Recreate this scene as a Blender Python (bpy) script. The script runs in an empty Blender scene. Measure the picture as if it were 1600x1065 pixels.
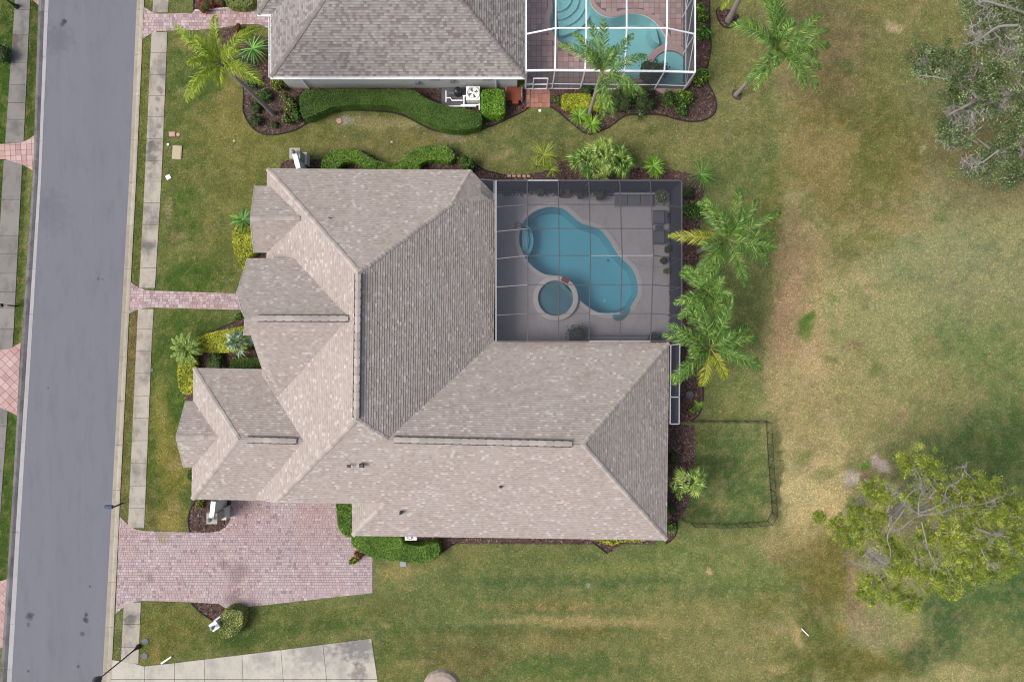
import bpy, math, random
import numpy as np
from mathutils import Vector
from mathutils.geometry import tessellate_polygon

# ------------------------------------------------------------------ camera, sky, sun, exposure
SC = bpy.context.scene
COL = SC.collection
H = 53.35            # camera height in metres
F = 1066.67          # focal length in photograph pixels (24 mm on 36 mm)
cam = bpy.data.cameras.new('camera')
cam.lens = 24.0; cam.sensor_width = 36.0; cam.clip_end = 3000; cam.clip_start = 0.5
camo = bpy.data.objects.new('camera', cam); COL.objects.link(camo)
camo.location = (0, 0, H); camo.rotation_euler = (0, 0, 0)
SC.camera = camo
w = bpy.data.worlds.new('World'); SC.world = w; w.use_nodes = True
wn = w.node_tree
sky = wn.nodes.new('ShaderNodeTexSky'); sky.sky_type = 'NISHITA'; sky.sun_disc = False
SUN_EL, SUN_AZ = math.radians(50), math.radians(257)     # azimuth clockwise from north (+y): from the west
sky.sun_elevation = SUN_EL; sky.sun_rotation = SUN_AZ
sky.air_density = 1.0; sky.dust_density = 4.0; sky.ozone_density = 1.0
hs = wn.nodes.new('ShaderNodeHueSaturation'); hs.inputs['Saturation'].default_value = 0.62
wn.links.new(sky.outputs[0], hs.inputs['Color'])
wn.links.new(hs.outputs[0], wn.nodes['Background'].inputs['Color'])
wn.nodes['Background'].inputs['Strength'].default_value = 0.11
sl = bpy.data.lights.new('sun', 'SUN'); sl.energy = 1.5; sl.angle = math.radians(28); sl.color = (1, .95, .875)
so = bpy.data.objects.new('sun', sl); COL.objects.link(so)
sd = Vector((math.sin(SUN_AZ)*math.cos(SUN_EL), math.cos(SUN_AZ)*math.cos(SUN_EL), math.sin(SUN_EL)))
so.rotation_euler = sd.to_track_quat('Z', 'Y').to_euler(); so.location = (-30, 0, 60)
SC.view_settings.view_transform = 'Standard'; SC.view_settings.look = 'None'
SC.view_settings.gamma = 1; SC.view_settings.use_curve_mapping = False
SC.view_settings.exposure = 0.95
SC.cycles.filter_width = 1.1; SC.cycles.max_bounces = 6; SC.cycles.transparent_max_bounces = 24

R = random.Random(7)
NR = np.random.RandomState(11)

# ------------------------------------------------------------------ helpers
def P(px, py, z=0.0):
    """point in metres at height z that is seen at photograph pixel (px, py)"""
    k = (H - z)/F
    return ((px-800)*k, (532.5-py)*k, z)
def XY(px, py, z=0.0):
    return P(px, py, z)[:2]
def lin(c):
    return tuple((v/255/12.92 if v <= 10.3 else ((v/255+.055)/1.055)**2.4) for v in c)
K = 1.75
def alb(r, g, b, k=K):
    """albedo of a surface that photographs as this sRGB colour in this light"""
    return tuple(min(.85, v/k) for v in lin((r, g, b)))

ORG = {}
def tag(o, label=None, cat=None, group=None, kind=None):
    if label: o['label'] = label
    if cat: o['category'] = cat
    if group: o['group'] = group
    if kind: o['kind'] = kind
    return o
def empty(name, loc, label=None, cat=None, group=None, kind=None, rz=0):
    o = bpy.data.objects.new(name, None); COL.objects.link(o); o.location = loc; o.rotation_euler = (0, 0, rz)
    o.empty_display_size = .3
    ORG[o.name] = tuple(loc)
    return tag(o, label, cat, group, kind)

class MB:
    """collects faces; build() links them as ONE mesh object"""
    def __init__(s): s.v = []; s.f = []; s.r = []; s.uv = []; s.mi = []
    def face(s, pts, r=0.5, uv=None, mi=0):
        n = len(s.v); s.v.extend([tuple(p) for p in pts]); s.f.append(tuple(range(n, n+len(pts)))); s.r.append(r); s.mi.append(mi)
        s.uv.extend(uv if uv else [(0, 0)]*len(pts))
        return s
    def box(s, cx, cy, cz, sx, sy, sz, rz=0, r=0.5, top=1.0, mi=0):
        c, q = math.cos(rz), math.sin(rz)
        def p(x, y, z, k): 
            x, y = x*k, y*k
            return (cx+x*c-y*q, cy+x*q+y*c, cz+z)
        b = [p(x*sx/2, y*sy/2, -sz/2, 1) for x, y in ((-1,-1),(1,-1),(1,1),(-1,1))]
        t = [p(x*sx/2, y*sy/2, sz/2, top) for x, y in ((-1,-1),(1,-1),(1,1),(-1,1))]
        s.face(b[::-1], r, mi=mi); s.face(t, r, mi=mi)
        for i in range(4):
            j = (i+1) % 4; s.face([b[i], b[j], t[j], t[i]], r, mi=mi)
        return s
    def beam(s, a, b, wd, ht, r=0.5, mi=0):
        a, b = Vector(a), Vector(b); d = (b-a); 
        if d.length < 1e-6: return s
        d.normalize(); up = Vector((0,0,1)) if abs(d.z) < .95 else Vector((1,0,0))
        x = d.cross(up).normalized(); y = x.cross(d).normalized()
        A = [a+x*i*wd/2+y*j*ht/2 for i, j in ((-1,-1),(1,-1),(1,1),(-1,1))]
        B = [p+(b-a) for p in A]
        s.face(A[::-1], r, mi=mi); s.face(B, r, mi=mi)
        for i in range(4):
            j = (i+1) % 4; s.face([A[i], A[j], B[j], B[i]], r, mi=mi)
        return s
    def tube(s, pts, rad, n=6, r=0.5, cap=True, mi=0):
        pts = [Vector(p) for p in pts]
        if not hasattr(rad, '__len__'): rad = [rad]*len(pts)
        rings = []
        for i, p in enumerate(pts):
            d = (pts[min(i+1, len(pts)-1)]-pts[max(i-1, 0)]).normalized()
            up = Vector((0,0,1)) if abs(d.z) < .9 else Vector((1,0,0))
            x = d.cross(up).normalized(); y = x.cross(d).normalized()
            rings.append([p+(x*math.cos(2*math.pi*k/n)+y*math.sin(2*math.pi*k/n))*rad[i] for k in range(n)])
        for i in range(len(rings)-1):
            for k in range(n):
                j = (k+1) % n; s.face([rings[i][k], rings[i][j], rings[i+1][j], rings[i+1][k]], r, mi=mi)
        if cap:
            s.face(rings[0][::-1], r, mi=mi); s.face(rings[-1], r, mi=mi)
        return s
    def lathe(s, cx, cy, prof, n=16, r=0.5, mi=0, sy=1.0):
        rings = [[(cx+rr*math.cos(2*math.pi*k/n), cy+rr*sy*math.sin(2*math.pi*k/n), z) for k in range(n)] for rr, z in prof]
        for i in range(len(rings)-1):
            for k in range(n):
                j = (k+1) % n; s.face([rings[i][k], rings[i][j], rings[i+1][j], rings[i+1][k]], r, mi=mi)
        if prof[-1][0] > 1e-3: s.face(rings[-1], r, mi=mi)
        if prof[0][0] > 1e-3: s.face(rings[0][::-1], r, mi=mi)
        return s
    def prism(s, poly, z0, z1, r=0.5, mi=0, holes=(), bottom=False):
        loops = [[Vector((x, y, 0)) for x, y in poly]] + [[Vector((x, y, 0)) for x, y in h] for h in holes]
        flat = [p for l in loops for p in l]
        for t in tessellate_polygon(loops):
            a = [flat[i] for i in t]
            if (a[1]-a[0]).cross(a[2]-a[0]).z < 0: a = a[::-1]
            s.face([(p.x, p.y, z1) for p in a], r, mi=mi)
            if bottom: s.face([(p.x, p.y, z0) for p in a[::-1]], r, mi=mi)
        if z1-z0 > 1e-6:
            ar = sum(poly[i][0]*poly[(i+1) % len(poly)][1]-poly[(i+1) % len(poly)][0]*poly[i][1] for i in range(len(poly)))
            pl = poly if ar > 0 else poly[::-1]
            for i in range(len(pl)):
                a, b = pl[i], pl[(i+1) % len(pl)]
                s.face([(a[0],a[1],z0),(b[0],b[1],z0),(b[0],b[1],z1),(a[0],a[1],z1)], r, mi=mi)
            for h in holes:
                ar = sum(h[i][0]*h[(i+1) % len(h)][1]-h[(i+1) % len(h)][0]*h[i][1] for i in range(len(h)))
                pl = h[::-1] if ar > 0 else h
                for i in range(len(pl)):
                    a, b = pl[i], pl[(i+1) % len(pl)]
                    s.face([(a[0],a[1],z0),(b[0],b[1],z0),(b[0],b[1],z1),(a[0],a[1],z1)], r, mi=mi)
        return s
    def build(s, name, mat, parent=None, smooth=False, local=False):
        if parent is not None:
            o0 = ORG.get(parent.name, (0,0,0))
        else: o0 = (0,0,0)
        V = np.array(s.v, dtype=np.float32).reshape(-1, 3)
        if parent is not None and not local: V = V-np.array(o0, dtype=np.float32)
        me = bpy.data.meshes.new(name)
        cnt = np.array([len(f) for f in s.f], dtype=np.int32)
        me.vertices.add(len(V)); me.vertices.foreach_set('co', V.ravel())
        tot = int(cnt.sum()); me.loops.add(tot); me.loops.foreach_set('vertex_index', np.concatenate([np.array(f, dtype=np.int32) for f in s.f]) if s.f else np.zeros(0, np.int32))
        me.polygons.add(len(cnt)); me.polygons.foreach_set('loop_start', np.concatenate([[0], np.cumsum(cnt)[:-1]]).astype(np.int32))
        me.polygons.foreach_set('loop_total', cnt)
        me.update(calc_edges=True); me.validate()
        if smooth:
            import bmesh
            bm = bmesh.new(); bm.from_mesh(me); bmesh.ops.remove_doubles(bm, verts=bm.verts, dist=1e-4); bm.to_mesh(me); bm.free()
            me.polygons.foreach_set('use_smooth', [True]*len(me.polygons))
        if len(me.polygons) == len(s.r) and len(me.loops) == tot:
            a = me.attributes.new('rnd', 'FLOAT', 'FACE'); a.data.foreach_set('value', np.array(s.r, dtype=np.float32))
            ul = me.uv_layers.new(name='UVMap'); ul.data.foreach_set('uv', np.array(s.uv, dtype=np.float32).ravel())
            if any(s.mi): me.polygons.foreach_set('material_index', np.array(s.mi, dtype=np.int32))
        for m in (mat if isinstance(mat, (list, tuple)) else [mat]): me.materials.append(m)
        o = bpy.data.objects.new(name, me); COL.objects.link(o)
        if parent is not None:
            o.parent = parent; ORG[o.name] = o0
        return o

def quick_mesh(name, V, nper, mat, rnd=None, col=None, parent=None, smooth=False):
    """V: (n*nper,3) array, every face has nper corners of its own"""
    V = np.asarray(V, dtype=np.float32).reshape(-1, 3)
    if parent is not None: V = V-np.array(ORG[parent.name], dtype=np.float32)
    nf = len(V)//nper
    me = bpy.data.meshes.new(name)
    me.vertices.add(len(V)); me.vertices.foreach_set('co', V.ravel())
    me.loops.add(len(V)); me.loops.foreach_set('vertex_index', np.arange(len(V), dtype=np.int32))
    me.polygons.add(nf); me.polygons.foreach_set('loop_start', np.arange(0, len(V), nper, dtype=np.int32))
    me.polygons.foreach_set('loop_total', np.full(nf, nper, dtype=np.int32))
    me.update(calc_edges=True)
    if rnd is not None:
        a = me.attributes.new('rnd', 'FLOAT', 'FACE'); a.data.foreach_set('value', np.asarray(rnd, dtype=np.float32))
    if col is not None:
        a = me.attributes.new('col', 'FLOAT_COLOR', 'POINT')
        c = np.concatenate([col, np.ones((len(col), 1))], 1).astype(np.float32); a.data.foreach_set('color', c.ravel())
    me.materials.append(mat)
    o = bpy.data.objects.new(name, me); COL.objects.link(o)
    if parent is not None: o.parent = parent; ORG[o.name] = ORG[parent.name]
    return o

def copy_tree(o, parent=None):
    c = o.copy(); COL.objects.link(c); c.parent = parent
    for ch in list(o.children): copy_tree(ch, c)
    return c

# ------------------------------------------------------------------ materials
class NT:
    def __init__(s, name):
        s.m = bpy.data.materials.new(name); s.m.use_nodes = True; s.t = s.m.node_tree; s.N = s.t.nodes; s.b = s.N['Principled BSDF']
        g = s.N.new('ShaderNodeNewGeometry'); s.pos = g.outputs['Position']
    def L(s, a, b): s.t.links.new(a, b)
    def noise(s, scale, detail=3, rough=.55, vec=None, stretch=None):
        n = s.N.new('ShaderNodeTexNoise'); n.inputs['Scale'].default_value = scale; n.inputs['Detail'].default_value = detail; n.inputs['Roughness'].default_value = rough
        v = vec or s.pos
        if stretch:
            mp = s.N.new('ShaderNodeMapping'); mp.inputs['Scale'].default_value = stretch; s.L(v, mp.inputs['Vector']); v = mp.outputs[0]
        s.L(v, n.inputs['Vector']); return n.outputs['Fac']
    def ramp(s, fac, stops):
        r = s.N.new('ShaderNodeValToRGB'); cr = r.color_ramp
        while len(cr.elements) > 1: cr.elements.remove(cr.elements[-1])
        cr.elements[0].position = stops[0][0]; cr.elements[0].color = (*stops[0][1], 1) if hasattr(stops[0][1], '__len__') else (stops[0][1],)*3+(1,)
        for p, c in stops[1:]:
            e = cr.elements.new(p); e.color = (*c, 1) if hasattr(c, '__len__') else (c, c, c, 1)
        s.L(fac, r.inputs[0]); return r.outputs[0]
    def mix(s, a, b, fac, mode='MIX'):
        n = s.N.new('ShaderNodeMix'); n.data_type = 'RGBA'; n.blend_type = mode
        for v, k in ((a, 6), (b, 7), (fac, 0)):
            if isinstance(v, bpy.types.NodeSocket): s.L(v, n.inputs[k])
            elif k == 0: n.inputs[0].default_value = v
            else: n.inputs[k].default_value = (*v, 1) if hasattr(v, '__len__') else (v, v, v, 1)
        return n.outputs[2]
    def math(s, op, a, b=0.0, c=None):
        n = s.N.new('ShaderNodeMath'); n.operation = op
        for k, v in enumerate((a, b, c)):
            if v is None: continue
            if isinstance(v, bpy.types.NodeSocket): s.L(v, n.inputs[k])
            else: n.inputs[k].default_value = v
        return n.outputs[0]
    def attr(s, name, out='Fac'):
        a = s.N.new('ShaderNodeAttribute'); a.attribute_name = name; return a.outputs[out]
    def objrand(s):
        return s.N.new('ShaderNodeObjectInfo').outputs['Random']
    def bump(s, h, dist=.02, strength=.6):
        b = s.N.new('ShaderNodeBump'); b.inputs['Distance'].default_value = dist; b.inputs['Strength'].default_value = strength
        s.L(h, b.inputs['Height']); s.L(b.outputs[0], s.b.inputs['Normal'])
    def spots(s, col, lst, scale=1.2, amp=.9):
        """dark stains: list of (px, py, radius px, strength, colour)"""
        nz = s.N.new('ShaderNodeTexNoise'); nz.inputs['Scale'].default_value = scale; nz.inputs['Detail'].default_value = 5; s.L(s.pos, nz.inputs['Vector'])
        for px, py, rr, st, cc in lst:
            x, y = XY(px, py)
            d = s.N.new('ShaderNodeVectorMath'); d.operation = 'DISTANCE'; s.L(s.pos, d.inputs[0]); d.inputs[1].default_value = (x, y, 0)
            r = rr/20
            v = s.math('SUBTRACT', 1.0, s.math('DIVIDE', d.outputs['Value'], r))
            v = s.math('ADD', v, s.math('MULTIPLY', s.math('SUBTRACT', nz.outputs['Fac'], .5), amp*2))
            v = s.math('MULTIPLY', v, 1.6)
            n = s.math('MINIMUM', s.math('MAXIMUM', v, 0.0), 1.0)
            col = s.mix(col, cc, s.math('MULTIPLY', n, st))
        return col
    def out(s, col, rough=.85, spec=.25):
        if isinstance(col, bpy.types.NodeSocket): s.L(col, s.b.inputs['Base Color'])
        else: s.b.inputs['Base Color'].default_value = (*col, 1)
        s.b.inputs['Roughness'].default_value = rough; s.b.inputs['Specular IOR Level'].default_value = spec
        return s.m

def plain(name, col, rough=.6, spec=.3, amp=.12, scale=3.0, metal=0, rnd=0.0, orand=0.0):
    m = NT(name); c = m.mix(tuple(v*(1-amp) for v in col), tuple(min(1, v*(1+amp)) for v in col), m.noise(scale, 4, .65))
    if rnd: c = m.mix(c, 0.0, m.math('MULTIPLY', m.attr('rnd'), rnd))
    if orand: c = m.mix(c, 0.0, m.math('MULTIPLY', m.objrand(), orand))
    m.b.inputs['Metallic'].default_value = metal
    return m.out(c, rough, spec)

def concrete(name, base, dark, amount=.5, scale=.35, spots=(), orand=.18):
    m = NT(name)
    n = m.noise(scale, 6, .68, stretch=(1.6, 1, 1))
    c = m.mix(base, dark, m.ramp(n, [(.47, 0.0), (.66, amount)]))
    c = m.mix(c, tuple(v*.72 for v in base), m.ramp(m.noise(3.2, 5, .7), [(.5, 0.0), (.8, .5)]))
    c = m.mix(c, tuple(min(.9, v*1.12) for v in base), m.ramp(m.noise(28, 2), [(.45, 0.0), (.75, .5)]))
    c = m.mix(c, dark, m.math('MULTIPLY', m.objrand(), orand*2))
    if spots: c = m.spots(c, spots, 2.2, 1.1)
    m.bump(m.noise(40, 3), .004, .5)
    return m.out(c, .9, .2)

M = {}
DARK = alb(88, 84, 84)
M['walk'] = concrete('sidewalk_concrete', alb(202, 192, 178), alb(128, 124, 120), .9, .45, orand=.1, spots=[(251, 140, 8, .5, DARK), (247, 155, 6, .5, DARK), (247, 171, 5, .5, DARK), (248, 197, 6, .5, DARK), (238, 228, 15, .7, DARK), (236, 250, 14, .6, DARK), (238, 350, 14, .4, DARK), (232, 385, 14, .5, DARK), (226, 550, 12, .3, DARK), (205, 968, 11, .6, DARK), (215, 640, 12, .25, DARK)])
M['walkw'] = concrete('sidewalk_concrete_weathered', alb(160, 155, 150), alb(112, 110, 108), .8, .6, spots=[(24, 62, 14, .6, alb(95, 75, 62)), (24, 200, 14, .4, DARK)])
M['gutter'] = concrete('kerb_concrete', alb(196, 187, 172), alb(150, 140, 124), .6, 1.2)
M['gutterw'] = concrete('kerb_concrete_pale', alb(198, 195, 198), alb(165, 162, 165), .5, 1.2)
M['kerb_dark'] = concrete('kerb_concrete_stained', alb(150, 146, 148), alb(92, 88, 90), .9, .7)
M['driveslab'] = concrete('driveway_concrete', alb(215, 208, 195), alb(150, 146, 142), .55, .5, spots=[(562, 1010, 34, .8, alb(128, 126, 126)), (490, 1012, 40, .5, alb(140, 138, 138)), (535, 1005, 26, .5, alb(135, 133, 133)), (410, 1030, 22, .45, alb(150, 148, 146)), (560, 1050, 16, .7, alb(128, 124, 122))], orand=.06)

def make_road():
    m = NT('asphalt')
    c = m.mix(alb(124, 126, 136), alb(138, 139, 148), m.noise(.5, 4, .6, stretch=(1.6, .05, 1)))
    c = m.mix(c, alb(110, 112, 122), m.ramp(m.noise(.9, 5, .7, stretch=(1.5, .35, 1)), [(.5, 0.0), (.75, .55)]))
    c = m.mix(c, alb(150, 150, 160), m.ramp(m.noise(55, 2), [(.52, 0.0), (.72, .5)]))
    c = m.mix(c, alb(92, 92, 104), m.ramp(m.noise(38, 2, vec=None), [(.25, .45), (.42, 0.0)]))
    S = alb(60, 58, 70)
    c = m.spots(c, [(46, 962, 8, .75, S), (44, 975, 5, .6, S), (134, 968, 6, .8, S), (134, 960, 4, .8, S), (128, 990, 5, .6, S), (122, 1040, 3.5, .6, S), (100, 33, 5, .85, S), (97, 38, 4, .7, S), (75, 606, 2.2, .8, S), (153, 435, 3, .5, S),
                    (160, 436, 2, .5, S), (90, 60, 30, .35, alb(95, 95, 110)), (80, 330, 40, .25, alb(100, 100, 114)), (44, 1048, 3, .6, S), (140, 916, 2.5, .6, S)], scale=2.6, amp=.8)
    m.bump(m.noise(60, 2), .006, .5)
    return m.out(c, .92, .2)
M['road'] = make_road()

def make_ground():
    m = NT('lawn')
    c = m.attr('col', 'Color')
    c = m.mix(c, tuple(v*.95 for v in alb(178, 158, 112)), m.ramp(m.noise(3.6, 7, .95), [(.55, 0.0), (.64, .62)]))   # dry straw
    # fine blades and straw: relief and colour grain of the turf itself
    c = m.mix(c, m.mix(c, (1.55, 1.5, 1.35), 1.0, 'MULTIPLY'), m.ramp(m.noise(6.5, 3, .9), [(.50, 0.0), (.62, 1.0)]))
    c = m.mix(c, m.mix(c, (.58, .64, .58), 1.0, 'MULTIPLY'), m.ramp(m.noise(7.3, 3, .9, stretch=(1, 1.3, 1)), [(.38, 1.0), (.49, 0.0)]))
    c = m.mix(c, m.mix(c, (.74, .82, .66), 1.0, 'MULTIPLY'), m.ramp(m.noise(2.2, 7, .85), [(.47, 0.0), (.60, .95)]))
    c = m.mix(c, m.mix(c, (1.3, 1.2, 1.15), 1.0, 'MULTIPLY'), m.ramp(m.noise(5.4, 6, .85), [(.48, 0.0), (.66, 1.0)]))
    m.bump(m.noise(11, 5, .7), .08, .7)
    return m.out(c, .95, .12)
M['ground'] = make_ground()
def make_blades():
    m = NT('grass_blades')
    c = m.attr('col', 'Color')
    c = m.mix(c, m.mix(c, (2.0, 1.85, 1.5), 1.0, 'MULTIPLY'), m.ramp(m.attr('rnd'), [(.45, 0.0), (1.0, .85)]))
    return m.out(c, .8, .2)
M['blades'] = make_blades()

def make_shingle(name, stops, band, big):
    m = NT(name)
    c = m.ramp(m.attr('rnd'), stops)
    c = m.mix(c, m.mix(c, big, 1.0, 'MULTIPLY'), m.ramp(m.noise(.35, 5, .65), [(.35, 0.0), (.7, .8)]))
    c = m.mix(c, m.mix(c, (.8, .78, .75), 1.0, 'MULTIPLY'), m.ramp(m.noise(24, 3, .7), [(.35, .35), (.6, 0.0)]))
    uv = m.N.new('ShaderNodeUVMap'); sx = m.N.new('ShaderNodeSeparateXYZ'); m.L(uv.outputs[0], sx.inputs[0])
    c = m.mix(c, m.mix(c, band, 1.0, 'MULTIPLY'), m.ramp(sx.outputs[1], [(.62, 0.0), (.8, 1.0)]))   # shade under each overlapping course, painted as a dark band
    m.bump(m.noise(70, 2), .004, .5)
    return m.out(c, .92, .15)
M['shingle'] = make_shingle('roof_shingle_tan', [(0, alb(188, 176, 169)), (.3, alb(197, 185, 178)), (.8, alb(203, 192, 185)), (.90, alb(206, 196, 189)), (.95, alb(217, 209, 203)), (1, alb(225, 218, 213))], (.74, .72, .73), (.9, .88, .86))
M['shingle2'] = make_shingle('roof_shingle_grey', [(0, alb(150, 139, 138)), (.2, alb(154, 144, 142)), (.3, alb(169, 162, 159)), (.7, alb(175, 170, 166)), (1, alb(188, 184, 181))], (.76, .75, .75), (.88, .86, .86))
M['deck'] = plain('roof_deck', alb(150, 138, 132), .9)
M['deck2'] = plain('roof_deck_grey', alb(120, 112, 110), .9)
M['cap'] = plain('ridge_cap_shingle', alb(208, 196, 188), .9, .15, .12, 9, orand=.28)
M['cap2'] = plain('ridge_cap_shingle_grey', alb(160, 150, 146), .9, .15, .12, 9, orand=.25)
M['ventgap'] = plain('ridge_vent_baffle', (.035, .033, .035), .7)
M['stucco'] = plain('stucco_cream', alb(196, 190, 176), .9, .2, .08, 1.5)
M['stucco2'] = plain('stucco_grey', alb(240, 240, 234), .9, .2, .07, .8)
M['fascia'] = plain('fascia_white', alb(214, 208, 200), .5, .4, .06)
M['white'] = plain('white_paint', (.72, .72, .72), .45, .4, .05)
M['whitep'] = plain('white_pvc', (.78, .78, .76), .35, .45, .04)
M['alu'] = plain('aluminium_bronze', alb(92, 88, 94), .4, .5, .2, 1.2, .0)
M['aluw'] = plain('aluminium_white', (.68, .70, .74), .4, .5, .05)
M['alul'] = plain('aluminium_weathered_light', alb(178, 178, 186), .4, .5, .1)
M['black'] = plain('black_metal', (.012, .013, .015), .4, .5)
M['darkgrey'] = plain('dark_grey', (.06, .06, .07), .5, .4)
M['grey'] = plain('grey_metal', (.22, .23, .24), .5, .5)
M['steel'] = plain('stainless_steel', (.5, .5, .52), .25, .5, metal=.8)
M['bark'] = plain('palm_bark', alb(170, 162, 152), .9, .15, .25, 9)
M['oakbark'] = plain('oak_bark', alb(150, 142, 136), .95, .1, .3, 6)
M['pinebark'] = plain('pine_bark', alb(166, 160, 152), .95, .1, .25, 6)
M['sand'] = plain('bare_sand', alb(190, 172, 160), .95, .1, .25, 5)
M['boxgreen'] = plain('utility_cover', alb(205, 190, 160), .7, .3, .1)
M['boxpink'] = plain('utility_cover_pink', alb(214, 170, 150), .7, .3, .1)
M['boxgrey'] = plain('cover_grey', alb(118, 118, 124), .7, .3, .1)
M['terra'] = plain('terracotta', alb(150, 82, 62), .8, .2, .1)
M['sticks'] = plain('dead_stems', alb(150, 140, 125), .9)
M['moss'] = plain('grey_moss', alb(206, 204, 198), .95, .1, .2, 8, rnd=.35)
M['roofbox'] = plain('vent_brown', alb(98, 80, 76), .6)

def leafmat(name, c1, c2, c3=None, rough=.55, spec=.35, trans=.25):
    m = NT(name)
    stops = [(0, c1), (.6, c2)] + ([(1.0, c3)] if c3 else [])
    c = m.ramp(m.attr('rnd'), stops)
    c = m.mix(c, m.mix(c, (.72, .78, .7), 1.0, 'MULTIPLY'), m.ramp(m.noise(1.6, 4, .6), [(.4, 0.0), (.65, .8)]))
    m.out(c, rough, spec)
    tr = m.N.new('ShaderNodeBsdfTranslucent'); m.L(c, tr.inputs['Color'])
    mx = m.N.new('ShaderNodeMixShader'); mx.inputs[0].default_value = trans
    m.L(m.b.outputs[0], mx.inputs[1]); m.L(tr.outputs[0], mx.inputs[2]); m.L(mx.outputs[0], m.N['Material Output'].inputs[0])
    return m.m
G = lambda r, g, b: alb(r, g, b, .72)
GP = lambda r, g, b: alb(r, g, b, 1.15)
M['hedge'] = leafmat('hedge_leaf', G(48, 78, 16), G(84, 112, 34), G(112, 140, 50))
M['hedgedk'] = leafmat('hedge_leaf_deep', G(46, 70, 20), G(68, 94, 32), G(88, 112, 46))
M['hedgelt'] = leafmat('hedge_leaf_bright', G(46, 78, 10), G(82, 118, 24), G(122, 156, 50))
M['yellow'] = leafmat('leaf_yellow', G(84, 96, 18), G(142, 146, 32), G(196, 192, 76))
M['olive'] = leafmat('leaf_olive', G(70, 84, 40), G(104, 114, 56), G(168, 160, 92))
M['green'] = leafmat('leaf_green', G(40, 82, 24), G(72, 118, 38), G(110, 156, 66))
M['lime'] = leafmat('leaf_lime', G(60, 96, 20), G(98, 136, 36), G(146, 176, 64))
M['darkleaf'] = leafmat('leaf_dark', G(28, 42, 22), G(50, 70, 36), G(78, 98, 52))
M['redleaf'] = leafmat('leaf_red', G(90, 22, 24), G(140, 40, 34), G(196, 60, 46))
M['silver'] = leafmat('leaf_silver', G(62, 86, 66), G(98, 122, 100), G(150, 170, 146))
M['palm'] = leafmat('palm_leaf', GP(48, 86, 28), GP(94, 134, 52), GP(172, 194, 100))
M['palmy'] = leafmat('palm_leaf_yellowish', GP(92, 120, 20), GP(148, 168, 42), GP(196, 200, 84))
M['palmold'] = leafmat('palm_leaf_old', GP(104, 120, 26), GP(156, 164, 46), GP(200, 196, 96))
M['fan'] = leafmat('fan_palm_leaf', GP(96, 128, 52), GP(146, 172, 80), GP(192, 206, 124))
M['oak'] = leafmat('oak_leaf', G(40, 54, 26), G(82, 98, 56), G(146, 154, 120), trans=.15)
M['pine'] = leafmat('pine_needle', G(54, 74, 18), G(114, 128, 42), G(184, 182, 88), trans=.15)
M['rachis'] = plain('palm_midrib', alb(130, 150, 70), .5)
M['rachisy'] = plain('palm_midrib_yellow', alb(205, 180, 90), .5)
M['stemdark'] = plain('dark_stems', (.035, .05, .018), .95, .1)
def make_mulch():
    m = NT('mulch')
    c = m.mix(alb(90, 70, 66), alb(118, 98, 92), m.noise(3.0, 5, .7))
    c = m.mix(c, alb(150, 128, 120), m.ramp(m.noise(14, 4, .8), [(.55, 0.0), (.72, .8)]))
    c = m.mix(c, alb(40, 28, 26), m.ramp(m.noise(10, 4, .8), [(.3, .9), (.46, 0.0)]))
    m.bump(m.noise(16, 5, .8), .05, .9)
    return m.out(c, .95, .1)
M['mulch'] = make_mulch()
def make_chips():
    m = NT('mulch_chips')
    return m.out(m.ramp(m.attr('rnd'), [(0, alb(64, 46, 44)), (.5, alb(104, 82, 76)), (.85, alb(136, 112, 102)), (1, alb(170, 152, 142))]), .95, .1)
M['chips'] = make_chips()
M['edging'] = plain('bed_edging', (.022, .018, .017), .8)
def paver(name, stops, spots=()):
    m = NT(name)
    c = m.ramp(m.attr('rnd'), stops)
    c = m.mix(c, m.mix(c, (1.03, .88, .82), 1.0, 'MULTIPLY'), m.ramp(m.noise(.25, 4, .6), [(.45, 0.0), (.7, .9)]))
    c = m.mix(c, m.mix(c, (.74, .72, .75), 1.0, 'MULTIPLY'), m.ramp(m.noise(.8, 6, .75), [(.52, 0.0), (.7, .7)]))
    if spots: c = m.spots(c, spots, 1.0, .7)
    m.bump(m.noise(30, 3), .006, .5)
    return m.out(c, .9, .2)
M['paver'] = paver('driveway_paver', [(0, alb(170, 148, 153)), (.12, alb(196, 176, 179)), (.85, alb(206, 188, 190)), (1, alb(220, 205, 207))],
   [(255, 838, 16, .6, alb(165, 150, 110)), (500, 812, 60, .25, alb(200, 150, 135)), (372, 895, 22, .45, alb(130, 112, 118)), (365, 934, 18, .5, alb(120, 104, 108)), (348, 882, 10, .5, alb(120, 104, 110)), (235, 902, 10, .45, alb(130, 110, 116)), (330, 800, 30, .3, alb(140, 115, 120))])
M['paverwalk'] = paver('walk_paver', [(0, alb(178, 154, 156)), (.4, alb(200, 176, 178)), (1, alb(222, 204, 204))])
M['paverpink'] = paver('apron_paver_pink', [(0, alb(198, 164, 162)), (.5, alb(212, 180, 176)), (1, alb(222, 194, 189))])
M['paverdeck'] = paver('deck_paver', [(0, alb(186, 160, 158)), (.5, alb(200, 172, 168)), (1, alb(210, 186, 181))])
M['grout'] = plain('paver_joint', alb(138, 122, 122), .95, .1, .1)
M['groutpink'] = plain('apron_joint', alb(170, 120, 118), .95, .1, .1)
M['brick'] = plain('brick_path', alb(196, 140, 126), .9, .2, .15, 4, orand=.3)
M['pooldeck'] = concrete('pool_deck_coating', alb(202, 198, 200), alb(160, 152, 152), .5, .4)
M['coping'] = concrete('pool_coping', alb(214, 208, 206), alb(185, 178, 176), .4, .6)
M['plaster'] = plain('pool_plaster', (.40, .50, .53), .7, .3, .05, .5)
M['plaster2'] = plain('pool_plaster_pale', (.52, .62, .61), .7, .3, .05, .5)

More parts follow.
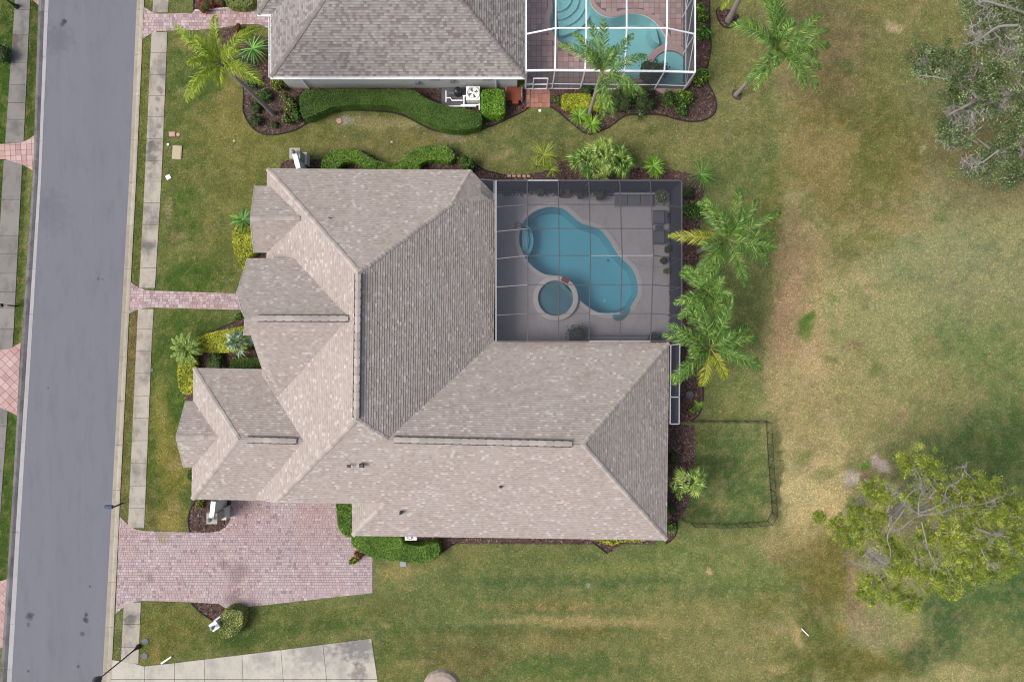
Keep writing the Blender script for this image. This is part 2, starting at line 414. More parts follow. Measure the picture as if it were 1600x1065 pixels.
def make_water(name, tint):
    m = NT(name)
    t = m.N.new('ShaderNodeBsdfTransparent'); t.inputs[0].default_value = (*tint, 1)
    g = m.N.new('ShaderNodeBsdfGlossy'); g.inputs['Roughness'].default_value = .05
    bp = m.N.new('ShaderNodeBump'); bp.inputs['Distance'].default_value = .01; bp.inputs['Strength'].default_value = .3
    m.L(m.noise(2.2, 3), bp.inputs['Height']); m.L(bp.outputs[0], g.inputs['Normal'])
    fr = m.N.new('ShaderNodeFresnel'); fr.inputs[0].default_value = 1.33; m.L(bp.outputs[0], fr.inputs['Normal'])
    mx = m.N.new('ShaderNodeMixShader'); m.L(fr.outputs[0], mx.inputs[0]); m.L(t.outputs[0], mx.inputs[1]); m.L(g.outputs[0], mx.inputs[2])
    m.L(mx.outputs[0], m.N['Material Output'].inputs[0]); return m.m
M['water'] = make_water('pool_water', (.50, .84, .93))
M['water_spa'] = make_water('spa_water', (.52, .82, .88))
M['water2'] = make_water('pool_water_green', (.62, .88, .92))
def make_screen(name, base, grow, col):
    """insect mesh: threads cover a fixed share head-on, more as it is seen edge-on"""
    m = NT(name)
    t = m.N.new('ShaderNodeBsdfTransparent'); d = m.N.new('ShaderNodeBsdfDiffuse'); d.inputs[0].default_value = (*col, 1)
    lw = m.N.new('ShaderNodeLayerWeight'); lw.inputs[0].default_value = .5
    f = m.math('ADD', m.math('MULTIPLY', m.math('POWER', lw.outputs['Facing'], 1.6), grow), base)
    mx = m.N.new('ShaderNodeMixShader'); m.L(m.math('MINIMUM', f, 1.0), mx.inputs[0]); m.L(t.outputs[0], mx.inputs[1]); m.L(d.outputs[0], mx.inputs[2])
    m.L(mx.outputs[0], m.N['Material Output'].inputs[0]); return m.m
M['screen'] = make_screen('screen_mesh', .29, .92, (.058, .062, .08))
M['screen2'] = make_screen('screen_mesh_light', .14, .85, (.11, .11, .125))
M['screenf'] = make_screen('fence_mesh', .05, .28, (.02, .02, .022))

# ------------------------------------------------------------------ numpy value noise
def vnoise(x, y, scale, seed=0):
    rs = np.random.RandomState(seed); T = rs.rand(256, 256)
    X = np.asarray(x)*scale+1000.3; Y = np.asarray(y)*scale+2000.7
    xi = np.floor(X).astype(int); yi = np.floor(Y).astype(int); fx = X-xi; fy = Y-yi
    fx = fx*fx*(3-2*fx); fy = fy*fy*(3-2*fy)
    g = lambda a, b: T[a % 256, b % 256]
    return (g(xi, yi)*(1-fx)+g(xi+1, yi)*fx)*(1-fy)+(g(xi, yi+1)*(1-fx)+g(xi+1, yi+1)*fx)*fy
def fbm(x, y, scale, oct=4, seed=0, gain=.55):
    s = 0; a = 1; t = 0
    for i in range(oct):
        s = s+a*vnoise(x, y, scale*2**i, seed+i*17); t += a; a *= gain
    return s/t

# ------------------------------------------------------------------ street lines (photograph pixels at ground height)
def ln(pts):
    ys = [p[0] for p in pts]; xs = [p[1] for p in pts]
    def f(y):
        if y < ys[0]: return xs[0]+(y-ys[0])*(xs[1]-xs[0])/(ys[1]-ys[0])
        if y > ys[-1]: return xs[-1]+(y-ys[-1])*(xs[-1]-xs[-2])/(ys[-1]-ys[-2])
        return float(np.interp(y, ys, xs))
    return f
RL = ln([(0, 76), (270, 64.5), (530, 49.5), (786, 33.7), (1065, 18)])      # asphalt, left edge
RR = ln([(0, 213), (270, 201.5), (530, 187), (786, 174), (1065, 159)])     # asphalt, right edge
GR = ln([(0, 225.6), (270, 213.5), (530, 200), (786, 187.6), (1065, 174)]) # kerb outer, right
SLr = ln([(0, 239.5), (270, 227), (530, 213.7), (786, 202), (1065, 187.5)])# sidewalk near edge
SRr = ln([(0, 263.6), (270, 253), (530, 237.5), (786, 227), (1065, 215)])
KL1 = ln([(0, 69.5), (270, 59.6), (530, 43), (786, 26.6), (1065, 10)])     # pale gutter outer edge, left
KL2 = ln([(0, 61), (270, 52.5), (530, 34.5), (786, 19.5), (1065, 1)])      # stained kerb outer edge, left
SRl = ln([(0, 47.4), (215, 37.5), (260, 34.7), (530, 20.8), (773, 2.5), (1065, -16)])
SLl = ln([(0, 24), (215, 9), (260, 5.6), (530, -9), (773, -27), (1065, -46)])

# ------------------------------------------------------------------ ground sheet
# colour list: (px, py, rx, ry, angle deg, sRGB, strength, softness)
PAINT = [
 # fairway side
 (1400, 500, 330, 700, 0, (140, 134, 92), 1, .5),
 (1450, 430, 200, 160, 0, (140, 138, 98), .9, .8),
 (1520, 620, 130, 120, 0, (102, 116, 68), .9, .8),
 (1580, 740, 100, 110, 0, (74, 96, 50), .9, .8),  # greener turf, with pine shade painted into its colour
 (1450, 720, 60, 50, 0, (86, 104, 58), .7, .9),
 (1400, 620, 110, 80, 0, (150, 142, 96), .7, .9),
 (1560, 930, 120, 90, 0, (84, 104, 60), .8, .8),
 (1420, 60, 160, 90, 0, (112, 110, 66), .85, .8),
 (1290, 110, 50, 80, 0, (140, 122, 88), .75, .8),
 (1290, 30, 50, 36, 0, (116, 106, 72), .6, .8),
 (1392, 43, 14, 8, 0, (190, 168, 136), .7, .7),
 (1330, 180, 90, 70, 0, (122, 112, 68), .7, .8),
 (1300, 250, 100, 95, 0, (120, 110, 66), .85, .6),
 (1265, 270, 55, 60, 0, (140, 122, 80), .7, .8),
 (1385, 235, 50, 60, 30, (96, 98, 44), .85, .7),
 (1350, 190, 60, 16, 20, (100, 92, 50), .6, .7),
 (1500, 230, 120, 70, 0, (118, 104, 68), .6, .9),
 (1540, 290, 90, 40, 0, (112, 104, 74), .5, .9),
 (1480, 400, 120, 60, 0, (130, 134, 96), .7, .9),
 (1400, 300, 30, 60, 10, (108, 104, 58), .6, .8),
 (1200, 200, 16, 90, 0, (104, 112, 58), .7, .7),
 (1340, 370, 70, 28, -15, (118, 114, 62), .7, .8),
 (1360, 372, 24, 9, 0, (96, 104, 44), .7, .7),
 (1420, 345, 55, 22, 0, (152, 134, 96), .6, .9),
 (1255, 395, 42, 42, 0, (150, 130, 96), .7, .8),
 (1330, 400, 30, 20, 0, (92, 88, 54), .55, .9),
 (1305, 420, 22, 12, 0, (100, 90, 60), .45, .9),
 (1250, 520, 40, 190, 0, (172, 148, 108), .85, .6),
 (1245, 440, 30, 60, 0, (136, 112, 82), .6, .8),
 (1340, 480, 90, 80, 0, (158, 148, 102), .6, .9),
 (1268, 720, 46, 150, 0, (204, 178, 130), 1, .45),
 (1262, 640, 34, 120, 0, (190, 164, 124), .8, .6),
 (1238, 470, 26, 90, 0, (168, 140, 108), .85, .6),
 (1268, 560, 30, 70, 0, (178, 150, 114), .7, .7),
 (1285, 780, 40, 60, 0, (196, 170, 124), .8, .6),
 (1260, 640, 48, 70, 0, (168, 146, 104), .8, .6),
 (1300, 640, 60, 60, 0, (160, 146, 100), .6, .9),
 (1265, 509, 14, 20, 0, (64, 112, 28), .75, .6),
 (1268, 492, 7, 10, 10, (66, 114, 30), .75, .6),
 (1335, 540, 14, 8, 0, (128, 100, 74), .5, .8),
 # pine surroundings
 (1327, 746, 11, 15, 20, (196, 178, 166), .95, .5),
 (1374, 724, 18, 9, 40, (190, 172, 164), .95, .5),
 (1347, 741, 9, 9, 0, (140, 110, 90), .8, .6),
 (1352, 727, 9, 9, 0, (84, 128, 40), .9, .5),
 (1240, 840, 60, 30, 0, (170, 150, 104), .7, .8),
 (1290, 900, 40, 45, 0, (106, 98, 46), .9, .6),
 (1270, 900, 80, 70, 0, (112, 104, 52), .8, .7),
 (1340, 930, 14, 60, -5, (150, 124, 94), .85, .6),
 (1360, 985, 30, 32, 0, (148, 130, 100), .8, .7),
 (1315, 985, 10, 14, 0, (176, 142, 84), .8, .6),
 (1420, 960, 50, 36, 0, (146, 142, 92), .8, .7),
 (1470, 975, 28, 50, -38, (66, 92, 52), .9, .6),  # this row and the next: pine's curved shadow painted into the grass
 (1450, 1030, 60, 22, -15, (66, 90, 52), .9, .6),
 (1510, 910, 40, 40, 0, (66, 96, 46), .8, .8),  # from here three rows: tree shade east of the pine, painted darker green
 (1590, 890, 50, 60, 0, (66, 96, 48), .8, .7),
 (1530, 945, 60, 26, 0, (78, 102, 54), .7, .7),
 (1560, 1010, 60, 40, 0, (128, 128, 78), .7, .8),
 (1500, 1058, 50, 18, 0, (158, 150, 100), .8, .7),
 (1340, 1050, 80, 26, 0, (102, 96, 42), .9, .7),
 (1270, 1010, 60, 60, 0, (92, 94, 42), .8, .8),
 (1235, 985, 8, 32, -35, (176, 152, 108), .9, .5),
 (1212, 1040, 20, 8, 10, (170, 150, 108), .7, .7),
 (1190, 1000, 40, 40, 0, (138, 126, 76), .6, .9),
 # side strip right of the palms
 (1140, 420, 70, 260, 0, (100, 108, 62), .9, .5),
 (1115, 560, 40, 80, 0, (70, 88, 44), .8, .8),
 (1150, 600, 45, 50, 0, (116, 122, 72), .6, .9),
 (1205, 330, 20, 60, 0, (110, 112, 56), .7, .8),
 (1160, 180, 50, 60, 0, (122, 118, 76), .7, .9),
 (1150, 60, 40, 60, 0, (118, 120, 70), .8, .8),
 (1165, 205, 20, 12, 0, (88, 98, 50), .6, .8),
 (1040, 205, 150, 26, 0, (124, 118, 76), .7, .8),
 (740, 225, 100, 30, 0, (104, 108, 66), .7, .8),
 (880, 215, 60, 20, 0, (92, 102, 58), .5, .8),
 (640, 212, 60, 14, 5, (120, 108, 68), .6, .8),
 (705, 215, 22, 7, 5, (170, 150, 128), .6, .7),
 (600, 190, 70, 10, 2, (152, 138, 98), .8, .6),
 (543, 187, 12, 7, 0, (176, 166, 156), .85, .5),
 (470, 215, 60, 22, 0, (112, 110, 56), .7, .9),
 (570, 225, 60, 12, 0, (130, 118, 76), .5, .9),
 # front yards
 (320, 250, 100, 220, 0, (96, 104, 50), .9, .5),
 (370, 175, 40, 110, 0, (134, 122, 70), .8, .7),
 (300, 110, 40, 60, 0, (76, 96, 40), .8, .7),
 (330, 200, 40, 40, 0, (126, 118, 62), .6, .9),
 (400, 250, 60, 60, 0, (112, 110, 54), .7, .8),
 (285, 66, 20, 8, 0, (150, 128, 84), .7, .8),
 (300, 300, 46, 70, 0, (106, 108, 58), .6, .9),
 (340, 330, 46, 50, 0, (120, 114, 64), .5, .9),
 (290, 350, 22, 46, 0, (80, 100, 42), .6, .9),
 (297, 347, 7, 16, -30, (62, 92, 22), .9, .5),
 (284, 312, 20, 9, -30, (72, 98, 30), .9, .6),
 (300, 435, 70, 24, 0, (60, 88, 28), .85, .6),
 (262, 330, 6, 20, 0, (150, 134, 100), .6, .8),
 (271, 372, 8, 10, 0, (128, 110, 78), .6, .8),
 (275, 640, 50, 200, 0, (74, 94, 32), .95, .5),
 (300, 530, 70, 50, 0, (66, 90, 32), .8, .7),
 (252, 640, 10, 50, 0, (140, 130, 62), .7, .8),
 (272, 720, 22, 60, 0, (142, 126, 60), .7, .8),
 (268, 810, 20, 30, 0, (150, 130, 70), .8, .8),
 (236, 800, 8, 40, 0, (92, 80, 40), .6, .8),
 (283, 640, 14, 50, 0, (66, 98, 18), .7, .7),
 (300, 980, 90, 50, 0, (92, 100, 46), .9, .6),
 (260, 975, 40, 40, 0, (108, 106, 46), .7, .8),
 (245, 1020, 8, 16, 0, (146, 124, 72), .7, .7),
 (420, 985, 80, 34, -8, (84, 98, 46), .8, .8),
 (370, 990, 30, 20, 0, (60, 82, 30), .7, .8),
 # strip by the kerb
 (222, 100, 9, 150, 2, (100, 104, 50), 1, .3),
 (215, 330, 9, 130, 2, (88, 98, 44), 1, .3),
 (205, 580, 9, 130, 2, (112, 96, 58), 1, .3),
 (196, 700, 9, 90, 2, (104, 98, 50), 1, .3),
 (0, 200, 20, 400, 3, (52, 84, 18), 1, .4),
 (45, 120, 12, 200, 3, (60, 76, 24), 1, .4),
 (28, 400, 10, 200, 3, (66, 84, 30), 1, .4),
 (12, 760, 12, 200, 3, (62, 86, 26), 1, .4),
 # south side
 (860, 940, 330, 110, 0, (104, 112, 66), 1, .5),
 (1100, 900, 120, 60, 0, (112, 122, 70), .8, .8),
 (700, 870, 130, 26, 0, (108, 114, 66), .7, .8),
 (620, 890, 30, 16, 0, (146, 132, 84), .7, .8),
 (900, 912, 170, 8, 0, (78, 100, 54), .75, .7),
 (1120, 925, 100, 10, -4, (82, 102, 58), .6, .8),
 (980, 890, 90, 9, 0, (126, 130, 74), .6, .8),
 (860, 950, 120, 8, 0, (134, 120, 74), .7, .8),
 (900, 973, 140, 7, 0, (156, 140, 94), .85, .7),
 (1010, 972, 110, 9, 0, (146, 134, 88), .7, .8),
 (700, 985, 90, 8, 0, (78, 96, 50), .7, .8),
 (905, 988, 60, 6, 0, (96, 92, 46), .7, .8),
 (760, 1000, 150, 14, 0, (112, 104, 60), .6, .8),
 (730, 1035, 80, 22, 0, (104, 92, 56), .8, .8),
 (850, 1010, 70, 12, 0, (136, 124, 80), .6, .8),
 (930, 1035, 100, 14, 0, (90, 104, 56), .7, .8),
 (860, 1045, 80, 16, 0, (82, 104, 50), .6, .8),
 (610, 1010, 26, 50, 0, (84, 98, 48), .7, .8),
 (625, 1045, 22, 12, 0, (128, 122, 74), .6, .8),
 (1110, 1010, 80, 40, 0, (146, 134, 88), .6, .9),
 (1110, 960, 90, 20, 0, (140, 130, 84), .7, .8),
 (1180, 945, 30, 30, 0, (108, 104, 50), .7, .8),
 (1085, 980, 60, 50, 0, (122, 122, 72), .5, .9),
 (530, 960, 120, 18, -8, (100, 106, 56), .6, .9),
 (500, 975, 90, 12, -8, (72, 94, 42), .6, .8),
 (1108, 893, 4, 5, 0, (196, 160, 130), .9, .5),
 (1204, 867, 4, 5, 0, (160, 104, 80), .9, .5),
 (1220, 871, 4, 4, 0, (150, 110, 84), .9, .5),
 (920, 917, 5, 5, 0, (160, 160, 130), .8, .5),
 (807, 928, 4, 4, 0, (110, 88, 72), .8, .5),
 # fenced yard
 (1130, 740, 76, 84, 0, (82, 100, 54), .95, .35),
 (1085, 690, 36, 40, 0, (70, 84, 42), .8, .8),  # house shadow on the grass, painted as darker green
 (1130, 740, 50, 30, 0, (62, 84, 44), .7, .8),
 (1175, 700, 26, 40, 0, (104, 114, 66), .7, .8),
 (1175, 770, 24, 40, 0, (96, 110, 62), .7, .8),
 (1120, 785, 16, 22, 0, (128, 122, 78), .7, .8),
 (1090, 800, 30, 16, 0, (58, 78, 40), .7, .8),  # lower end of the painted house shadow
 (1213, 740, 9, 80, 0, (106, 104, 66), .9, .5),
 (1130, 830, 80, 10, 0, (118, 120, 72), .6, .8),
]
_pr = random.Random(99)
for _k in range(110):   # small worn, weedy and dry patches of the fairway
    _x, _y = _pr.uniform(1190, 1600), _pr.uniform(0, 1065); _r = _pr.uniform(4, 16)
    PAINT.append((_x, _y, _r*_pr.uniform(1, 1.8), _r*.7, _pr.uniform(0, 180), _pr.choice([(168, 148, 112), (150, 126, 96), (98, 98, 60), (92, 110, 62), (172, 160, 118), (112, 122, 66), (128, 106, 80)]), _pr.uniform(.3, .6), .8))
for _k in range(60):
    _x, _y = _pr.choice([(_pr.uniform(600, 1200), _pr.uniform(860, 1060)), (_pr.uniform(240, 400), _pr.uniform(100, 450)), (_pr.uniform(480, 1180), _pr.uniform(190, 250)), (_pr.uniform(235, 300), _pr.uniform(600, 820))]); _r = _pr.uniform(3, 10)
    PAINT.append((_x, _y, _r*_pr.uniform(1, 2.2), _r*.7, _pr.uniform(-20, 20), _pr.choice([(152, 138, 92), (74, 96, 44), (136, 126, 74), (84, 102, 50), (158, 144, 104)]), _pr.uniform(.3, .6), .8))
def ground_colour(X, Y):
    wx = (fbm(X, Y, .22, 4, 5)-.5)*4.0+(fbm(X, Y, 1.1, 3, 9)-.5)*1.0; wy = (fbm(X, Y, .22, 4, 77)-.5)*4.0+(fbm(X, Y, 1.1, 3, 91)-.5)*1.0
    wx = wx+(vnoise(X, Y, 2.6, 301)-.5)*.9; wy = wy+(vnoise(X, Y, 2.6, 302)-.5)*.9
    C = np.empty(X.shape+(3,)); C[:] = lin((108, 112, 64))
    for px, py, rx, ry, an, c, st, soft in PAINT:
        cx, cy = XY(px, py); a = -math.radians(an); k = min(1.0, .12+min(rx, ry)/60.0)
        dx = X+wx*k-cx; dy = Y+wy*k-cy
        u = (dx*math.cos(a)+dy*math.sin(a))/(rx/20); v = (-dx*math.sin(a)+dy*math.cos(a))/(ry/20)
        d = np.sqrt(u*u+v*v)
        t = np.clip((1+soft*.6-d)/(soft*1.2+1e-3), 0, 1); t = (t*t*(3-2*t)*st)[..., None]
        C = C*(1-t)+np.array(lin(c))*t
    n = fbm(X, Y, .5, 5, 3, .65); m = fbm(X, Y, .12, 4, 31, .6); q = fbm(X, Y, 1.7, 4, 57, .7)
    C = C*(0.84+.36*n)[..., None]
    t = np.clip((q-.5)*2.0, 0, .22)[..., None]; C = C*(1-t)+np.array(lin((158, 142, 96)))*t*1.0
    t = np.clip((.5-q)*2.0, 0, .22)[..., None]; C = C*(1-t)+np.array(lin((70, 88, 46)))*t
    C = C*(1+(m-.5)[..., None]*np.array([.35, .1, .2]))
    C = C*np.array([1.15, 1.21, 1.30])
    return np.clip(C/K, .004, .6)

xs = np.concatenate([np.linspace(-1500, -60, 12), np.arange(-47, 47.01, .2), np.linspace(60, 1500, 12)])
ys = np.concatenate([np.linspace(-1500, -45, 12), np.arange(-32, 32.01, .2), np.linspace(45, 1500, 12)])
GX, GY = np.meshgrid(xs, ys)
GC = ground_colour(GX, GY)
GZ = (fbm(GX, GY, .6, 3, 41)-.5)*.02-.012
road_l = np.vectorize(lambda y: XY(KL2(532.5-y*20), 0)[0])(ys); road_r = np.vectorize(lambda y: XY(GR(532.5-y*20), 0)[0])(ys)
inroad = (GX > road_l[:, None]+.32) & (GX < road_r[:, None]-.2)
GZ[inroad] = -.35
# pools and decks are cut out of the ground
def px_rect(x0, y0, x1, y1): 
    a = XY(x0, y1); b = XY(x1, y0); return a[0], a[1], b[0], b[1]
for rc in ((777, 304, 1044, 530), (830, -200, 1064, 138)):
    x0, y0, x1, y1 = px_rect(*rc)
    GZ[(GX > x0+.3) & (GX < x1-.3) & (GY > y0+.3) & (GY < y1-.3)] = -3.2
nx, ny = len(xs), len(ys)
me = bpy.data.meshes.new('ground')
me.vertices.add(nx*ny); me.vertices.foreach_set('co', np.stack([GX, GY, GZ], -1).astype(np.float32).ravel())
ii = (np.arange(ny-1)[:, None]*nx+np.arange(nx-1)[None, :]).ravel()
fc = np.stack([ii, ii+1, ii+1+nx, ii+nx], 1).astype(np.int32)
me.loops.add(fc.size); me.loops.foreach_set('vertex_index', fc.ravel())
me.polygons.add(len(fc)); me.polygons.foreach_set('loop_start', np.arange(0, fc.size, 4, dtype=np.int32)); me.polygons.foreach_set('loop_total', np.full(len(fc), 4, np.int32))
me.update(calc_edges=True); me.polygons.foreach_set('use_smooth', np.ones(len(fc), bool))
ca = me.attributes.new('col', 'FLOAT_COLOR', 'POINT'); ca.data.foreach_set('color', np.concatenate([GC.reshape(-1, 3), np.ones((nx*ny, 1))], 1).astype(np.float32).ravel())
me.materials.append(M['ground'])
go = bpy.data.objects.new('ground', me); COL.objects.link(go); go['kind'] = 'structure'

# ------------------------------------------------------------------ exclusion map for grass blades (world polygons)
EXCL = []
def excl(poly): EXCL.append(np.array(poly)); return poly
def inpoly(X, Y, poly):
    r = np.zeros(X.shape, bool); n = len(poly); j = n-1
    for i in range(n):
        xi, yi = poly[i]; xj, yj = poly[j]
        c = ((yi > Y) != (yj > Y)) & (X < (xj-xi)*(Y-yi)/(yj-yi+1e-12)+xi); r ^= c; j = i
    return r
W = lambda pts, z=0: [XY(x, y, z) for x, y in pts]

# ------------------------------------------------------------------ tiles laid over polygons (clipped pieces with real relief)
def clip_conv(poly, tri):
    """clip 2D poly (list) by convex tri (ccw)"""
    out = poly
    for i in range(3):
        a = tri[i]; b = tri[(i+1) % 3]; ex, ey = b[0]-a[0], b[1]-a[1]
        inp = out; out = []
        if not inp: return []
        sd_ = [ex*(p[1]-a[1])-ey*(p[0]-a[0]) for p in inp]
        for k in range(len(inp)):
            p, q = inp[k], inp[(k+1) % len(inp)]; dp, dq = sd_[k], sd_[(k+1) % len(inp)]
            if dp >= 0: out.append(p)
            if (dp >= 0) != (dq >= 0):
                t = dp/(dp-dq); out.append((p[0]+(q[0]-p[0])*t, p[1]+(q[1]-p[1])*t))
    return out
def tris2d(poly):
    V = [Vector((p[0], p[1], 0)) for p in poly]; out = []
    for t in tessellate_polygon([V]):
        a = [(V[i].x, V[i].y) for i in t]
        if (a[1][0]-a[0][0])*(a[2][1]-a[0][1])-(a[1][1]-a[0][1])*(a[2][0]-a[0][0]) < 0: a = a[::-1]; t = t[::-1]
        out.append((a, tuple(t)))
    return out
def shingles(mb, pts, pitch=.175, wid=.24, lift=.03, seed=0, dk=None):
    rs = random.Random(seed)
    P3 = [Vector(p) for p in pts]; n = Vector((0, 0, 0))
    for i in range(len(P3)): n += P3[i].cross(P3[(i+1) % len(P3)])
    n.normalize()
    if n.z < 0: n = -n
    down = Vector((n.x, n.y, 0)); down = (down-n*down.dot(n)).normalized() if down.length > 1e-3 else Vector((0, -1, 0))
    ua = n.cross(down).normalized()
    uv = [(p.dot(ua), -p.dot(down)) for p in P3]
    v0 = min(v for _, v in uv)
    for tri, idx in tris2d(uv):
        A, B, C = (P3[i] for i in idx); a, b, c = tri
        det = (b[0]-a[0])*(c[1]-a[1])-(b[1]-a[1])*(c[0]-a[0])
        if abs(det) < 1e-4: continue
        if dk is not None: dk.face([A-n*.012, B-n*.012, C-n*.012])
        def to3(u, v):
            s1 = ((u-a[0])*(c[1]-a[1])-(v-a[1])*(c[0]-a[0]))/det; t1 = ((b[0]-a[0])*(v-a[1])-(b[1]-a[1])*(u-a[0]))/det
            return A+(B-A)*s1+(C-A)*t1
        ul, uh = min(p[0] for p in tri), max(p[0] for p in tri); vl, vh = min(p[1] for p in tri), max(p[1] for p in tri)
        r0 = int((vl-v0)/pitch); r1 = int((vh-v0)/pitch)+1
        for r in range(r0, r1):
            rr = random.Random(seed*7919+r)
            off = rr.random()*wid; k0 = int((ul-off)/wid)-1; k1 = int((uh-off)/wid)+2
            y0 = v0+r*pitch; y1 = y0+pitch
            # the row's own u-range in this triangle
            band = clip_conv([(ul-1, y0), (uh+1, y0), (uh+1, y1), (ul-1, y1)], tri)
            if len(band) < 3: continue
            bl, bh = min(p[0] for p in band), max(p[0] for p in band)
            for k in range(k0, k1):
                h = random.Random((seed*131+r)*100003+k); x0 = off+k*wid+(h.random()-.5)*.16*0; x1 = x0+wid
                if x1 < bl or x0 > bh: continue
                cell = clip_conv([(x0, y0), (x1, y0), (x1, y1), (x0, y1)], tri)
                if len(cell) < 3: continue
                val = h.random(); lf = lift*(.6+.8*h.random())
                q = []; U = []
                for (u, v) in cell:
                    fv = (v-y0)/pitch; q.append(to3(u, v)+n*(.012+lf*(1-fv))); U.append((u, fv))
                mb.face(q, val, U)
def pavers(mb, poly, z0, zt, rowh, widths, gap=.018, seed=0, rot=0.0, bevel=True):
    rs = random.Random(seed); c, s = math.cos(rot), math.sin(rot)
    q = [(x*c+y*s, -x*s+y*c) for x, y in poly]; back = lambda p: (p[0]*c-p[1]*s, p[0]*s+p[1]*c)
    T = [t for t, _ in tris2d(q)]
    y = min(p[1] for p in q); x0a, x1a, y1a = min(p[0] for p in q), max(p[0] for p in q), max(p[1] for p in q)
    bb = [(min(p[0] for p in t), max(p[0] for p in t), min(p[1] for p in t), max(p[1] for p in t)) for t in T]
    while y < y1a:
        rh = rowh[rs.randrange(len(rowh))] if hasattr(rowh, '__len__') else rowh
        x = x0a-rs.random()*widths[-1]
        while x < x1a:
            wd = widths[rs.randrange(len(widths))]; val = rs.random(); zt2 = zt+(rs.random()-.5)*.008
            cell = [(x+gap/2, y+gap/2), (x+wd-gap/2, y+gap/2), (x+wd-gap/2, y+rh-gap/2), (x+gap/2, y+rh-gap/2)]
            for t, b in zip(T, bb):
                if x > b[1] or x+wd < b[0] or y > b[3] or y+rh < b[2]: continue
                cl = clip_conv(cell, t)
                if len(cl) >= 3:
                    top = [back(p) for p in cl]; mb.face([(p[0], p[1], zt2) for p in top], val)
                    if bevel and len(cl) == 4:
                        for i in range(4):
                            a_, b_ = top[i], top[(i+1) % 4]; mb.face([(a_[0], a_[1], z0), (b_[0], b_[1], z0), (b_[0], b_[1], zt2), (a_[0], a_[1], zt2)], val)
            x += wd
        y += rh

# ------------------------------------------------------------------ road, kerbs, sidewalks
yy = list(range(-260, 1400, 65))
mb = MB()
for a, b in zip(yy[:-1], yy[1:]):
    mb.face([P(RL(b)-2, b, -.03), P(RR(b)+2, b, -.03), P(RR(a)+2, a, -.03), P(RL(a)-2, a, -.03)])
o = mb.build('road', M['road']); o['kind'] = 'structure'
excl(W([(KL2(-200), -200), (GR(-200), -200), (GR(1300), 1300), (KL2(1300), 1300)]))
def strip_pieces(root, name, mat, fl, fr, cuts, z0, z1, gap=.02, prof=None):
    for i, (a, b) in enumerate(zip(cuts[:-1], cuts[1:])):
        g = gap*20/2; m = MB()
        pl = [XY(fl(b-g), b-g), XY(fr(b-g), b-g), XY(fr(a+g), a+g), XY(fl(a+g), a+g)]
        dz = (R.random()-.5)*.008
        if prof:  # channel cross profile: list of (t, z)
            for (t0, za), (t1, zb) in zip(prof[:-1], prof[1:]):
                f0 = lambda y, t=t0: fl(y)*(1-t)+fr(y)*t; f1 = lambda y, t=t1: fl(y)*(1-t)+fr(y)*t
                m.face([(*XY(f0(b-g), b-g), za+dz), (*XY(f1(b-g), b-g), zb+dz), (*XY(f1(a+g), a+g), zb+dz), (*XY(f0(a+g), a+g), za+dz)])
            for yv, s in ((a+g, 1), (b-g, -1)):
                top = [(*XY(fl(yv)*(1-t)+fr(yv)*t, yv), z+dz) for t, z in prof]; bot = [(p[0], p[1], -.3) for p in top[::-1]]
                m.face((top+bot)[::s])
        else: m.prism(pl, z0, z1+dz)
        m.build(name, mat, root)
kr = empty('kerb', (*XY(190, 532), 0), kind='structure')
strip_pieces(kr, 'kerb_section', M['gutter'], lambda y: RR(y)+.5, GR, [-150, -50, 15, 85, 150, 218, 285, 352, 420, 488, 558, 626, 695, 765, 838, 909, 979, 1050, 1120], 0, 0, .02, [(0, -.022), (.45, -.04), (.55, .0), (.8, .035), (1, .04)])
kl = empty('kerb', (*XY(45, 532), 0), kind='structure')
cl_ = [-150, -50, 18, 88, 155, 220, 280, 350, 420, 490, 552, 621, 690, 760, 831, 902, 975, 1045, 1120]
strip_pieces(kl, 'gutter_section', M['gutterw'], KL1, lambda y: RL(y)-.3, cl_, 0, 0, .015, [(0, -.03), (1, -.022)])
kb = empty('kerb', (*XY(38, 532), 0), kind='structure')
strip_pieces(kb, 'kerb_section', M['kerb_dark'], KL2, lambda y: KL1(y)-.3, cl_, 0, 0, .015, [(0, .06), (.5, .06), (.85, .0), (1, -.028)])

sw = empty('sidewalk', (*XY(230, 532), 0), kind='structure')
def slabs(root, fl, fr, segs, mat, zt=.03):
    for cuts in segs: strip_pieces(root, 'slab', mat, fl, fr, cuts, -.1, zt, .03)
    for cuts in segs: excl([XY(fl(cuts[0]), cuts[0]), XY(fr(cuts[0]), cuts[0]), XY(fr(cuts[-1]), cuts[-1]), XY(fl(cuts[-1]), cuts[-1])])
slabs(sw, SLr, SRr, [[-80, -45, -12, 20], [50.5, 83, 117, 150, 183, 217, 251, 283.5, 317, 351, 385, 418.5, 450], [482.5, 514, 548.5, 583, 618, 653, 688, 723.5, 758.5, 793, 824], [940, 974.5, 1010, 1036]], M['walk'])
swl = empty('sidewalk', (*XY(18, 532), 0), kind='structure')
slabs(swl, SLl, SRl, [[-60, -30, 16, 55, 98, 133, 161, 187, 224], [250, 312, 368, 397, 427, 456, 481, 514, 548], [636, 665, 700, 735, 770, 805]], M['walkw'])

